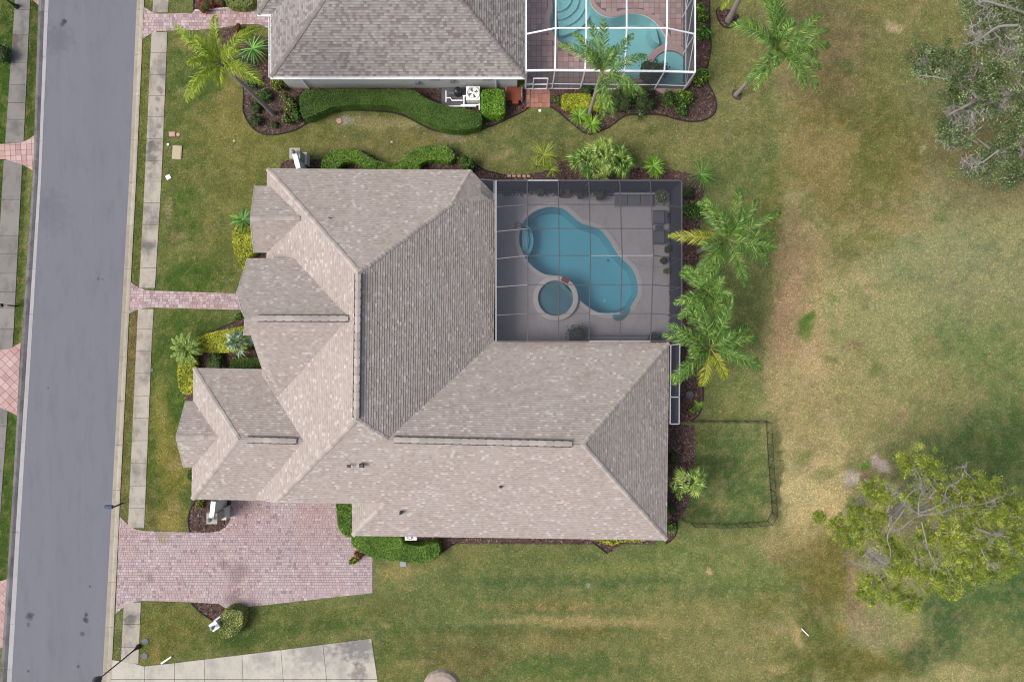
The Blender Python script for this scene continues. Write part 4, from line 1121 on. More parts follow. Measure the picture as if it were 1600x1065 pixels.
# spa
sx, sy = XY(868, 466)
spa = empty('spa', (sx, sy, 0), 'round raised spa beside the teal pool', 'spa')
m = MB(); m.lathe(sx, sy, [(1.76, -.3), (1.76, .3), (1.72, .34), (1.40, .34), (1.36, .3), (1.36, -.05), (1.30, -.35)], 48); 
m.build('spa_wall', M['coping'], spa, smooth=False)
m = MB(); m.lathe(sx, sy, [(.0, -.8), (.95, -.8), (.98, -.4), (1.36, -.36)][::-1], 40); m.build('spa_basin', M['plaster2'], spa)
m = MB(); m.prism([(sx+1.355*math.cos(a), sy+1.355*math.sin(a)) for a in np.linspace(0, 2*math.pi, 40, endpoint=False)], .2, .2); m.build('water', M['water_spa'], spa)
m = MB(); a0 = math.radians(62); 
m.box(sx+1.57*math.cos(a0), sy+1.57*math.sin(a0), .2, .62, .36, .30, a0-math.pi/2); m.build('spillway', M['terra'], spa)
# deck with holes for pool and shelf; spa stands on it
deck_out = W([(776, 302), (1046, 302), (1046, 540), (774, 540)])
DK = empty('pool_deck', (*XY(800, 420), 0), kind='structure')
m = MB(); m.prism(deck_out, -.3, .02, holes=[poly1, ]); 
# deck is drawn in one piece round the pool; the shelf recess sits a little proud of it
m.build('deck_slab', M['pooldeck'], DK)
def ring(poly, wd, z0, z1, name, mat, root):
    o_ = inset(poly, -wd); m = MB(); n = len(poly)
    for i in range(n):
        j = (i+1) % n
        m.face([(*poly[i], z1), (*poly[j], z1), (*o_[j], z1), (*o_[i], z1)]); m.face([(*o_[i], z0), (*o_[j], z0), (*o_[j], z1), (*o_[i], z1)]); m.face([(*poly[i], z0), (*poly[i], z1), (*poly[j], z1), (*poly[j], z0)])
    return m.build(name, mat, root)
ring(poly1, .3, -.1, .045, 'coping', M['coping'], pr)
for o_ in sr.children: o_.location.z += .155
EXCLR = [W([(776, 280), (1066, 280), (1066, 540), (776, 540)])]
for q in EXCLR: excl(q)
excl(foot); excl([(xw0-1.5, ey-.1), (xw1, ey-.1), (xw1, 60), (xw0-1.5, 60)])
# expansion joints of the deck: shallow raised lips
for path in ([(832, 341), (840, 335), (860, 326)], [(890, 322), (900, 338), (915, 349), (945, 358), (962, 374), (975, 398), (990, 410), (1010, 416), (1046, 417)]):
    m = MB(); m.tube([(*XY(x, y), .022) for x, y in smooth_line(path)], .014, 4); m.build('deck_joint', M['grey'], DK)

# ------------------------------------------------------------------ furniture and pots behind the screen
def potplant(px, py, r, hgt, label, mat='darkleaf', pot='darkgrey', n=160):
    x, y = XY(px, py, .4); root = empty('potted_plant', (x, y, .02), label, 'potted plant', 'potted plants on the pool deck')
    m = MB(); m.lathe(x, y, [(r*.45, .02), (r*.62, .45), (r*.66, .5), (r*.5, .5), (r*.45, .42), (0, .42)], 14); m.build('pot', M[pot], root)
    leaves('foliage', root, [((x, y, .5+hgt*.45), (r*1.25, r*1.25, hgt*.6))], int(n*1.6), (.08, .16), M[mat])
def leaf_quads(C, Nn, size, aspect=.55, tilt=.9):
    n = len(C); rs = NR
    nrm = Nn+rs.normal(0, tilt, (n, 3)); nrm /= np.linalg.norm(nrm, axis=1)[:, None]+1e-9
    t = rs.normal(0, 1, (n, 3)); t -= (t*nrm).sum(1)[:, None]*nrm; t /= np.linalg.norm(t, axis=1)[:, None]+1e-9
    b = np.cross(nrm, t); L = rs.uniform(size[0], size[1], n)[:, None]/2
    Q = np.empty((n, 4, 3)); Q[:, 0] = C-t*L; Q[:, 1] = C+b*L*aspect; Q[:, 2] = C+t*L; Q[:, 3] = C-b*L*aspect
    return Q
def leaves(name, root, blobs, dens_n, size, mat, aspect=.55, tilt=.9, shell=.75, core=True, coremat=None):
    """leaves spread through ellipsoids (centre, radii); rnd = position-independent variety"""
    Cs, Ns = [], []
    wts = [b[1][0]*b[1][1]+b[1][0]*b[1][2] for b in blobs]; tot = sum(wts)
    for (c, r), wt in zip(blobs, wts):
        n = max(6, int(dens_n*wt/tot)); d = NR.normal(0, 1, (n, 3)); d /= np.linalg.norm(d, axis=1)[:, None]
        rad = shell+(1-shell)*NR.rand(n)+NR.normal(0, .06, n); 
        p = d*rad[:, None]*np.array(r)+np.array(c); Cs.append(p); Ns.append(d)
    C = np.concatenate(Cs); Nn = np.concatenate(Ns); k = C[:, 2] > .02; C, Nn = C[k], Nn[k]
    Q = leaf_quads(C, Nn, size, aspect, tilt)
    o = quick_mesh(name, Q, 4, mat, rnd=np.clip(NR.normal(.5, .25, len(Q)), 0, 1), parent=root)
    if core:
        m = MB()
        for c, r in blobs:
            q = .72
            prof = [(r[0]*q*math.cos(a), c[2]+r[2]*q*math.sin(a)) for a in np.linspace(-1.4, 1.4, 6)]
            prof = [(max(p[0], 0.01), max(p[1], .0)) for p in prof]; m.lathe(c[0], c[1], prof, 10, sy=r[1]/r[0])
        m.build('stems', coremat or M['stemdark'], root)
    return o
potplant(791, 300, .32, .5, 'dark potted plant in the upper left corner of the dark screened deck')
potplant(845, 301, .34, .6, 'dark potted plant second from the left along the far deck wall')
potplant(873, 302, .3, .5, 'dark potted plant left of the square planter on the far deck wall')
potplant(907, 306, .3, .6, 'small dark potted plant right of the square planter')
potplant(937, 307, .42, .7, 'large round dark potted plant near the outdoor sofa', 'darkleaf')
potplant(1043, 390, .28, .6, 'potted plant by the right deck wall below the two sun loungers', 'darkleaf')
potplant(1036, 408, .24, .5, 'lower potted plant by the right deck wall', 'darkleaf')
potplant(1040, 424, .2, .4, 'reddish pot at the right deck wall, lowest of three', 'olive', 'terra')
potplant(901, 524, .75, 1.1, 'large dark leafy bush in a pot against the shingled roof edge', 'darkleaf', 'darkgrey', 420)
potplant(1022, 530, .5, .8, 'dark potted bush in the lower right corner of the screened deck', 'darkleaf', 'darkgrey', 240)
potplant(1032, 310, .5, .8, 'olive potted plant in the upper right corner of the screened deck', 'olive', 'darkgrey', 260)
x, y = XY(882, 302); t = empty('planter_box', (x, y, .02), 'square dark planter against the far deck wall', 'planter')
m = MB(); m.box(x, y, .3, .75, .75, .56); m.build('planter_shell', M['darkgrey'], t); MB().box(x, y, .6, .6, .6, .03).build('soil', M['mulch'], t)
x, y = XY(989, 314); t = empty('outdoor_sofa', (x, y, .02), 'long low grey outdoor sofa along the far deck wall', 'sofa')
MB().box(x, y, .16, 3.1, .9, .26).build('seat_base', M['grey'], t)
for k in range(3): MB().box(x-1.0+k*1.0, y-.05, .36, .94, .74, .14).build('cushion', M['boxgrey'], t)
MB().box(x, y+.4, .5, 3.1, .14, .6).build('backrest', M['grey'], t)
for lab, py in (('upper grey sun lounger by the right deck wall', 341), ('lower grey sun lounger by the right deck wall', 372)):
    x, y = XY(1028, py); t = empty('sun_lounger', (x, y, .02), lab, 'sun lounger', 'sun loungers on the pool deck')
    MB().box(x, y, .3, .85, .95, .07).build('seat', M['boxgrey'], t); MB().box(x+.5, y, .5, .1, .95, .5).build('backrest', M['darkgrey'], t)
    for i in (-1, 1):
        MB().box(x, y+i*.5, .45, .85, .07, .05).build('armrest', M['darkgrey'], t)
        for j in (-1, 1): MB().box(x+j*.38, y+i*.5, .22, .06, .06, .42).build('leg', M['darkgrey'], t)
x, y = XY(1027, 357); t = empty('side_table', (x, y, .02), 'small dark table with a plant between the two sun loungers', 'table')
MB().box(x, y, .42, .45, .4, .04).build('table_top', M['darkgrey'], t)
for i in (-1, 1):
    for j in (-1, 1): MB().box(x+i*.18, y+j*.16, .21, .04, .04, .4).build('leg', M['darkgrey'], t)
# low rail in front of the lower deck end
t = empty('deck_rail', (*XY(985, 525), 0), 'dark low rail with thin balusters at the lower deck edge', 'railing')
a, b = Vector((*XY(921, 524), .7)), Vector((*XY(1045, 525), .7)); MB().beam(a, b, .05, .05).build('top_rail', M['darkgrey'], t)
for k in range(16):
    p = a.lerp(b, k/15); MB().box(p.x, p.y, .35, .025, .025, .68).build('baluster', M['darkgrey'], t)

# ------------------------------------------------------------------ screen enclosures
def quad_panel(root, pts, mat, name='screen_panel'):
    MB().face(pts).build(name, mat, root)
en = empty('screen_enclosure', (*XY(920, 410), 0), 'dark screened pool enclosure with thin grey frame', 'screen enclosure')
colx = [775, 824, 872.5, 920.5, 969, 1017, 1065]; rowy = [282, 321, 359.5, 402, 446, 490, 533]
Zr = [3.6, 3.95, 4.3, 4.65, 4.3, 3.98, 3.7]
def node(i, j):
    z = 3.6+(Zr[j]-3.6)*(0 if i in (0, 6) else 1)
    # plan grid: straight lines on the ground plan, corrected to the eave height
    k = 1.0; X = (colx[i]-800)*(H-3.6)/F; Y = (532.5-rowy[j])*(H-3.6)/F
    if 0 < j < 6: Y = (532.5-(rowy[j]+ (2.5 if i in (0, 6) else 0)))*(H-3.6)/F
    return (X*(1 if i in (0, 6) else .997), Y, z)
def nd(i, j):
    if j == 0 or j == 6 or i in (0, 6): return (*node(i, j)[:2], 3.6)
    return node(i, j)
for i in range(7):
    for j in range(6):
        a, b = nd(i, j), nd(i, j+1); MB().beam(a, b, .06 if i not in (0, 6) else .10, .08).build('beam', M['alu'] if i else M['alul'], en)
for j in range(7):
    for i in range(6):
        a, b = nd(i, j), nd(i+1, j)
        lt = (i, j) in ((1, 0), (3, 3), (4, 3), (3, 5), (3, 6), (4, 6))
        MB().beam(a, b, .048 if 0 < j < 6 else .10, .05, ).build('beam', M['alul'] if lt else M['alu'], en)
for i in range(6):
    for j in range(6):
        q = [Vector(nd(i, j)), Vector(nd(i+1, j)), Vector(nd(i+1, j+1)), Vector(nd(i, j+1))]; quad_panel(en, [p+Vector((0,0,-.02)) for p in q], M['screen'])
for i in range(6):   # north wall
    a, b = nd(i, 0), nd(i+1, 0); quad_panel(en, [(a[0],a[1],.02),(b[0],b[1],.02),(b[0],b[1],3.55),(a[0],a[1],3.55)], M['screen'])
    MB().beam((a[0],a[1],0), (a[0],a[1],3.6), .07, .07).build('post', M['alu'], en)
for j in range(6):   # east wall
    a, b = nd(6, j), nd(6, j+1); quad_panel(en, [(a[0],a[1],.02),(b[0],b[1],.02),(b[0],b[1],3.55),(a[0],a[1],3.55)], M['screen'])
    MB().beam((a[0],a[1],0), (a[0],a[1],3.6), .07, .07).build('post', M['alu'], en)
# small bay left of the first column
a = P(751, 280, 3.6); b = nd(0, 0)
quad_panel(en, [a, (b[0]-.12, b[1], 3.6), (b[0]-.12, b[1]-1.6, 3.5), (a[0], a[1]-1.0, 3.5)], M['screen'])
MB().beam(a, (b[0]-.1, b[1], 3.6), .08, .08).build('beam', M['alu'], en)
MB().beam((b[0]-.14, b[1], 3.6), (b[0]-.14, b[1]-1.4, 3.55), .05, .06).build('beam', M['alul'], en)
quad_panel(en, [(a[0],a[1],.02),(b[0],b[1],.02),(b[0],b[1],3.55),(a[0],a[1],3.55)], M['screen'])
# narrow screened bay along the east wall
es = empty('screened_bay', (*XY(1055, 600), 0), 'narrow dark screened bay along the right side of the tan house', 'screen enclosure')
q = [P(1048, 539, 3.3), P(1062, 537, 3.3), P(1061, 662, 3.3), P(1047, 662, 3.3)]; mid = [P(1047.5, 620, 3.3), P(1061.5, 620, 3.3)]
for a, b in ((q[0],q[3]),(q[1],q[2]),(q[2],q[3]),(q[0],q[1]),(mid[0],mid[1])): MB().beam(a, b, .08, .08).build('beam', M['alul'], es)
quad_panel(es, [q[0],q[1],mid[1],mid[0]], M['screen']); quad_panel(es, [mid[0],mid[1],q[2],q[3]], M['screen'])
for a, b in ((q[1],q[2]),(q[2],q[3])):
    quad_panel(es, [(a[0],a[1],.02),(b[0],b[1],.02),(b[0],b[1],3.25),(a[0],a[1],3.25)], M['screen'])
m = MB(); m.prism([(p[0], p[1]) for p in q], 0.0, .03); m.build('floor', M['darkgrey'], es); excl([(p[0], p[1]) for p in q])
for p in (q[1], q[2]): MB().beam((p[0],p[1],0), p, .07, .07).build('post', M['alul'], es)

# neighbour's enclosure
ne = empty('screen_enclosure', (*XY(950, 60), 0), 'white framed screen enclosure over the pool at the top', 'screen enclosure')
cx_ = [822, 867, 914, 976, 1038, 1086]; ZE = 3.6
Ys = P(0, 109.5, ZE)[1]; Yr = [Ys, Ys+2.65, Ys+5.6, Ys+8.6]
def n2(i, j):
    X = (cx_[i]-800)*(H-ZE)/F; z = ZE if (i in (0, 5) or j == 0) else ZE+.85
    yv = Yr[j]+(.0 if i not in (0, 5) else -.05)
    return (X, yv+(-.12*(i/5) if j == 0 else 0), z)
for i in range(6):
    for j in range(3): MB().beam(n2(i, j), n2(i, j+1), .1, .1).build('beam', M['aluw'], ne)
for j in range(4):
    for i in range(5): MB().beam(n2(i, j), n2(i+1, j), .1 if j else .14, .09).build('beam', M['aluw'], ne)
for i in range(5):
    for j in range(3): quad_panel(ne, [n2(i, j), n2(i+1, j), n2(i+1, j+1), n2(i, j+1)], M['screen2'])
for i in range(5):
    a, b = n2(i, 0), n2(i+1, 0)
    if i: quad_panel(ne, [(a[0],a[1],.02),(b[0],b[1],.02),(b[0],b[1],ZE-.05),(a[0],a[1],ZE-.05)], M['screen2'])
    else: quad_panel(ne, [(a[0],a[1],.02),(b[0],b[1],.02),(b[0],b[1],ZE-.05),(a[0],a[1],ZE-.05)], M['screen2'])
    MB().beam((a[0],a[1],1.0), (b[0],b[1],1.0), .06, .07).build('rail', M['aluw'], ne)
    MB().beam((a[0],a[1],.04), (b[0],b[1],.04), .07, .08).build('rail', M['aluw'], ne)
for i in range(6):
    a = n2(i, 0); MB().beam((a[0],a[1],0), a, .09, .09).build('post', M['aluw'], ne)
for j in range(3):
    a, b = n2(5, j), n2(5, j+1); quad_panel(ne, [(a[0],a[1],.02),(b[0],b[1],.02),(b[0],b[1],ZE-.05),(a[0],a[1],ZE-.05)], M['screen2'])
    MB().beam((b[0],b[1],0), b, .08, .08).build('post', M['aluw'], ne)
    MB().beam((a[0],a[1],1.0), (b[0],b[1],1.0), .06, .07).build('rail', M['aluw'], ne)
    MB().beam((a[0],a[1],1.0), (b[0],b[1],ZE), .06, .06).build('brace', M['aluw'], ne)
# door
ya = n2(0, 0)[1]-.03; xd0, xd1 = XY(833, 0, 1)[0], XY(855, 0, 1)[0]
d = MB()
for x in (xd0, xd1): d.beam((x, ya, .05), (x, ya, 2.2), .09, .07)
for z in (.1, 1.0, 2.2): d.beam((xd0, ya, z), (xd1, ya, z), .07, .09)
dd = d.build('screen_door', M['aluw'], ne)
MB().beam((*XY(821.5, 138), 0.1), (*XY(821.5, 138), 3.0), .12, .1).build('downspout', M['aluw'], ne)
x, y = XY(821.5, 139); 

OUT2 = [(858, 30), (863, 10), (862, -30), (900, -40), (920, -10), (924, 8), (938, 22), (957, 27), (978, 22), (1000, 22), (1018, 30), (1030, 42), (1042, 62), (1044, 84), (1036, 100), (1020, 118), (1000, 123), (975, 118), (940, 103), (905, 85), (875, 66), (862, 48)]
pr2, poly2 = pool('swimming_pool', 'green blue swimming pool under the white framed screen at the top', OUT2, -1.5, M['water2'], M['plaster2'], -.1, (950, 50))
D2 = empty('brick_pool_deck', (*XY(950, 60), 0), kind='structure')
deck2 = W([(821, -200), (1068, -200), (1068, 139), (821, 139)])
m = MB(); m.prism(deck2, -.3, .006, holes=[poly2]); m.build('joint_sand', M['grout'], D2); excl(deck2)
m = MB()
# pavers round the pool, left out over the water
def pav_ex(mb, outer, hole, size, seed):
    rs = random.Random(seed); A = np.array(outer); x0, y0 = A.min(0); x1, y1 = A.max(0); y1 = min(y1, XY(0, -60)[1])
    y = y0
    while y < y1:
        x = x0
        while x < x1:
            X = np.array([x, x+size, x+size, x, x+size/2]); Y = np.array([y, y, y+size, y+size, y+size/2])
            if not inpoly(X, Y, hole).any():
                mb.box(x+size/2, y+size/2, .012, size-.03, size-.03, .03, r=rs.random())
            x += size
        y += size
pav_ex(m, deck2, inset(poly2, -.1), .42, 4); o = m.build('pavers', M['paverdeck'], D2); o['kind'] = 'stuff'; o.name = 'paver_field'
ring(poly2, .34, -.1, .05, 'coping', M['paverdeck'], pr2)
for k, rr in enumerate((3.1, 2.5, 1.9, 1.3)):
    c = XY(868, -8); pts = [(c[0]+rr*math.cos(a), c[1]+rr*math.sin(a)*.9) for a in np.linspace(-1.45, .1, 14)]+[(c[0], c[1])]
    m = MB(); m.prism(pts, -1.45, -1.0+.22*k); m.build('step', M['plaster2'], pr2)
m = MB(); c = XY(1034, 44); m.prism([(c[0]+.9*math.cos(a), c[1]+1.1*math.sin(a)) for a in np.linspace(2.2, 4.6, 10)], -1.4, -.35); m.build('bench', M['plaster2'], pr2)
c = XY(1046, 110); s2 = empty('spa', (*c, 0), 'brick edged spa in the corner of the pool at the top', 'spa')
m = MB(); m.lathe(*c, [(1.95, .0), (1.95, .28), (1.45, .28), (1.42, .05)], 36); m.build('spa_wall', M['paverdeck'], s2)
m = MB(); m.lathe(*c, [(1.45, .08), (1.0, .03), (0, .03)], 30); m.build('spa_basin', M['plaster2'], s2)
m = MB(); m.prism([(c[0]+1.44*math.cos(a), c[1]+1.44*math.sin(a)) for a in np.linspace(0, 2*math.pi, 30, endpoint=False)], .18, .18); m.build('water', M['water2'], s2)
# brick path from the screen door
bp = empty('brick_path', (*XY(842, 153), 0), kind='structure'); excl(W([(822, 138), (859.6, 138), (859.6, 168), (823, 168)]))
for (xa, xb) in ((822.5, 828), (829, 858.5)):
    pass
for k in range(5):
    for j in range(4):
        x0, x1 = 829+k*6.1, 829+k*6.1+5.8; y0, y1 = 140+j*7, 140+j*7+6.7
        m = MB(); m.prism(W([(x0, y0), (x1, y0), (x1, y1), (x0, y1)]), -.05, .04+R.random()*.006, r=R.random()); m.build('brick', M['brick'], bp)
for j in range(9):
    m = MB(); m.prism(W([(822.5, 140+j*3.1), (828, 140+j*3.1), (828, 142.8+j*3.1), (822.5, 142.8+j*3.1)]), -.05, .05); m.build('brick', M['brick'], bp)

# ------------------------------------------------------------------ pool safety fence
fn = empty('pool_fence', (*XY(1130, 740), 0), 'low black mesh safety fence around the small grass yard', 'fence')
runs = [[(1062, 657), (1197, 657.5)], [(1197, 657.5), (1199, 700), (1203, 760), (1206, 800)], [(1206, 800), (1202, 812), (1194, 815), (1140, 818), (1080, 817), (1062, 807), (1050, 804)]]
for rn in runs:
    pts = [Vector((*XY(x, y), 0)) for x, y in rn]; L = [0]
    for a, b in zip(pts[:-1], pts[1:]): L.append(L[-1]+(b-a).length)
    n = max(2, int(L[-1]/.82)); ps = []
    for k in range(n+1):
        s_ = L[-1]*k/n; i = max(0, min(len(pts)-2, next((i for i in range(len(L)-1) if L[i+1] >= s_-1e-6), len(L)-2))); ps.append(pts[i].lerp(pts[i+1], (s_-L[i])/(L[i+1]-L[i]+1e-9)))
    for k, p in enumerate(ps):
        MB().tube([p, p+Vector((0,0,1.22))], .022, 6).build('post', M['black'], fn)
        if k:
            q = ps[k-1]; MB().beam(q+Vector((0,0,1.2)), p+Vector((0,0,1.2)), .03, .03).build('top_rail', M['black'], fn)
            MB().beam(q+Vector((0,0,.05)), p+Vector((0,0,.05)), .02, .03).build('bottom_rail', M['black'], fn)
            quad_panel(fn, [q+Vector((0,0,.06)), p+Vector((0,0,.06)), p+Vector((0,0,1.18)), q+Vector((0,0,1.18))], M['screenf'], 'mesh_panel')

# ------------------------------------------------------------------ shrubs and hedges
def hedge(pxpoly, hgt, label, mat='hedge', zfoot=0, dens=620, size=(.07, .14), closed_k=3, cat='hedge', group=None, soft=.1, sides=True):
    poly = W(smooth_closed(pxpoly, closed_k), hgt*.85) ; n = len(poly)
    cx = sum(p[0] for p in poly)/n; cy = sum(p[1] for p in poly)/n
    root = empty('hedge', (cx, cy, 0), label, cat, group)
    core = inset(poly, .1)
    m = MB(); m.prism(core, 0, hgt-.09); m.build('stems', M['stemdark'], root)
    A = np.array(poly); x0, y0 = A.min(0); x1, y1 = A.max(0)
    area = abs(sum(poly[i][0]*poly[(i+1) % n][1]-poly[(i+1) % n][0]*poly[i][1] for i in range(n)))/2
    N = int((x1-x0)*(y1-y0)*dens); X = NR.uniform(x0, x1, N); Y = NR.uniform(y0, y1, N); k = inpoly(X, Y, poly); X, Y = X[k], Y[k]
    Z = hgt-.02+NR.normal(0, .03, len(X))+(fbm(X, Y, 1.5, 3, 8)-.5)*.16
    C = [np.stack([X, Y, Z], 1)]; Nn = [np.tile([0, 0, 1.0], (len(X), 1))]
    ar = sum(poly[i][0]*poly[(i+1) % n][1]-poly[(i+1) % n][0]*poly[i][1] for i in range(n)); sg = 1 if ar > 0 else -1
    for i in range(n):
        a, b = np.array(poly[i]), np.array(poly[(i+1) % n]); l = np.linalg.norm(b-a)
        if l < 1e-4: continue
        q = int(l*hgt*dens*.8); t = NR.rand(q)[:, None]; p = a+(b-a)*t; nn = np.array([(b-a)[1], -(b-a)[0]])/l*sg; zz = NR.uniform(.05, hgt, q)
        p = p+nn*NR.normal(0, .04, q)[:, None]-nn*np.maximum(0, (zz-hgt+.15))[:, None]*.8
        C.append(np.concatenate([p, zz[:, None]], 1)); Nn.append(np.tile([nn[0], nn[1], .4], (q, 1)))
    C = np.concatenate(C); Nn = np.concatenate(Nn)
    Q = leaf_quads(C, Nn, size, .7, .38)
    quick_mesh('foliage', Q, 4, M[mat], rnd=np.clip(NR.normal(.5, .25, len(Q))+(fbm(C[:, 0], C[:, 1], 1.2, 3, 4)-.5)*.7, 0, 1), parent=root)
    return root
LH = [(469, 160), (472, 148), (486, 143), (520, 141.5), (552, 141), (600, 141.5), (643, 142.5), (655, 148), (666, 155), (682, 162), (699, 167), (722, 171), (747, 176), (753, 184), (752, 195), (740, 201), (722, 204), (704, 203.5), (688, 200), (670, 192), (648, 182.5), (635, 174), (620, 168), (600, 165.5), (577, 165), (548, 165), (522, 168), (505, 175), (484, 184), (474, 183)]
hedge(LH, 1.2, 'long curved clipped hedge along the wall of the grey roofed house', 'hedgedk', dens=900, size=(.06, .11))
hedge([(754, 143), (770, 141), (787, 143), (788, 160), (787, 178), (770, 181), (754, 178), (753, 160)], 1.3, 'bright green cube hedge beside the air conditioner', 'hedgelt')
hedge([(505, 268), (503, 255), (512, 242), (528, 235), (545, 233), (560, 236), (575, 244), (590, 252), (612, 260), (612, 272), (590, 272), (570, 262), (556, 254), (545, 253), (535, 256), (528, 264), (526, 272)], 1.0, 'left arch shaped hedge behind the tan roof', 'hedge')
hedge([(612, 260), (628, 250), (642, 238), (660, 230), (680, 228), (700, 230), (710, 240), (710, 248), (700, 253), (680, 250), (665, 252), (656, 258), (650, 272), (612, 272)], 1.0, 'right arch shaped hedge behind the tan roof', 'hedge')
hedge([(303, 533), (318, 524), (340, 518), (360, 514), (385, 510), (388, 525), (386, 545), (370, 549), (350, 550), (325, 549), (306, 546)], .8, 'yellow clipped hedge running from the light green sago to the entry', 'yellow')
hedge([(281, 560), (292, 552), (303, 556), (305, 575), (304, 600), (300, 613), (290, 615), (281, 606), (278, 585)], .8, 'yellow clipped hedge left of the garage roof', 'yellow')
hedge([(364, 368), (368, 357), (380, 350), (397, 358), (400, 372), (399, 395), (388, 402), (386, 415), (380, 419), (373, 408), (367, 393)], .8, 'yellow clipped hedge beside the upper front gable', 'yellow', cat='hedge')
hedge([(362, 563), (375, 559), (405, 559), (411, 572), (408, 584), (380, 584), (362, 580)], .8, 'dark green clipped hedge between the garage and entry roofs', 'hedgedk')
hedge([(527, 783), (540, 780), (556, 783), (556, 830), (545, 838), (536, 832), (529, 822), (527, 800)], 1.0, 'green hedge strip between the driveway and the roof corner', 'hedge')
hedge([(550, 840), (560, 834), (600, 834), (625, 838), (632, 848), (655, 852), (675, 848), (685, 848), (687, 862), (680, 872), (655, 877), (625, 876), (600, 873), (580, 869), (562, 860), (551, 850)], 1.0, 'green hedge wrapped round the air conditioner below the roof', 'hedge')
hedge([(834, 836), (870, 836), (905, 838), (925, 842), (940, 846), (958, 851), (972, 846), (1000, 846), (1012, 838), (1000, 830), (834, 828)], .5, 'yellow low hedge strip showing under the lower roof edge', 'yellow', dens=250)
hedge([(695, 836), (740, 836), (795, 838), (795, 828), (695, 826)], .5, 'thin yellow low hedge just right of the green hedge under the roof', 'yellow', dens=250)
hedge([(880, 149), (895, 147), (920, 148), (925, 157), (922, 167), (900, 168), (881, 166)], .8, 'left part of the yellow clipped hedge split by the leaning palm trunk', 'yellow')
hedge([(928, 150), (950, 149), (955, 157), (954, 168), (940, 170), (928, 167)], .8, 'right part of the yellow clipped hedge split by the leaning palm trunk', 'yellow')
hedge([(345, 972), (350, 956), (360, 950), (374, 952), (381, 958), (380, 973), (374, 986), (363, 993), (350, 995), (345, 990)], 1.1, 'mottled yellow green rounded shrub below the driveway', 'olive', cat='shrub', size=(.07, .15))
hedge([(350, -12), (390, -16), (396, 2), (390, 10), (372, 12), (356, 8)], .8, 'round olive shrub at the very top edge behind the red bed', 'olive', cat='shrub')

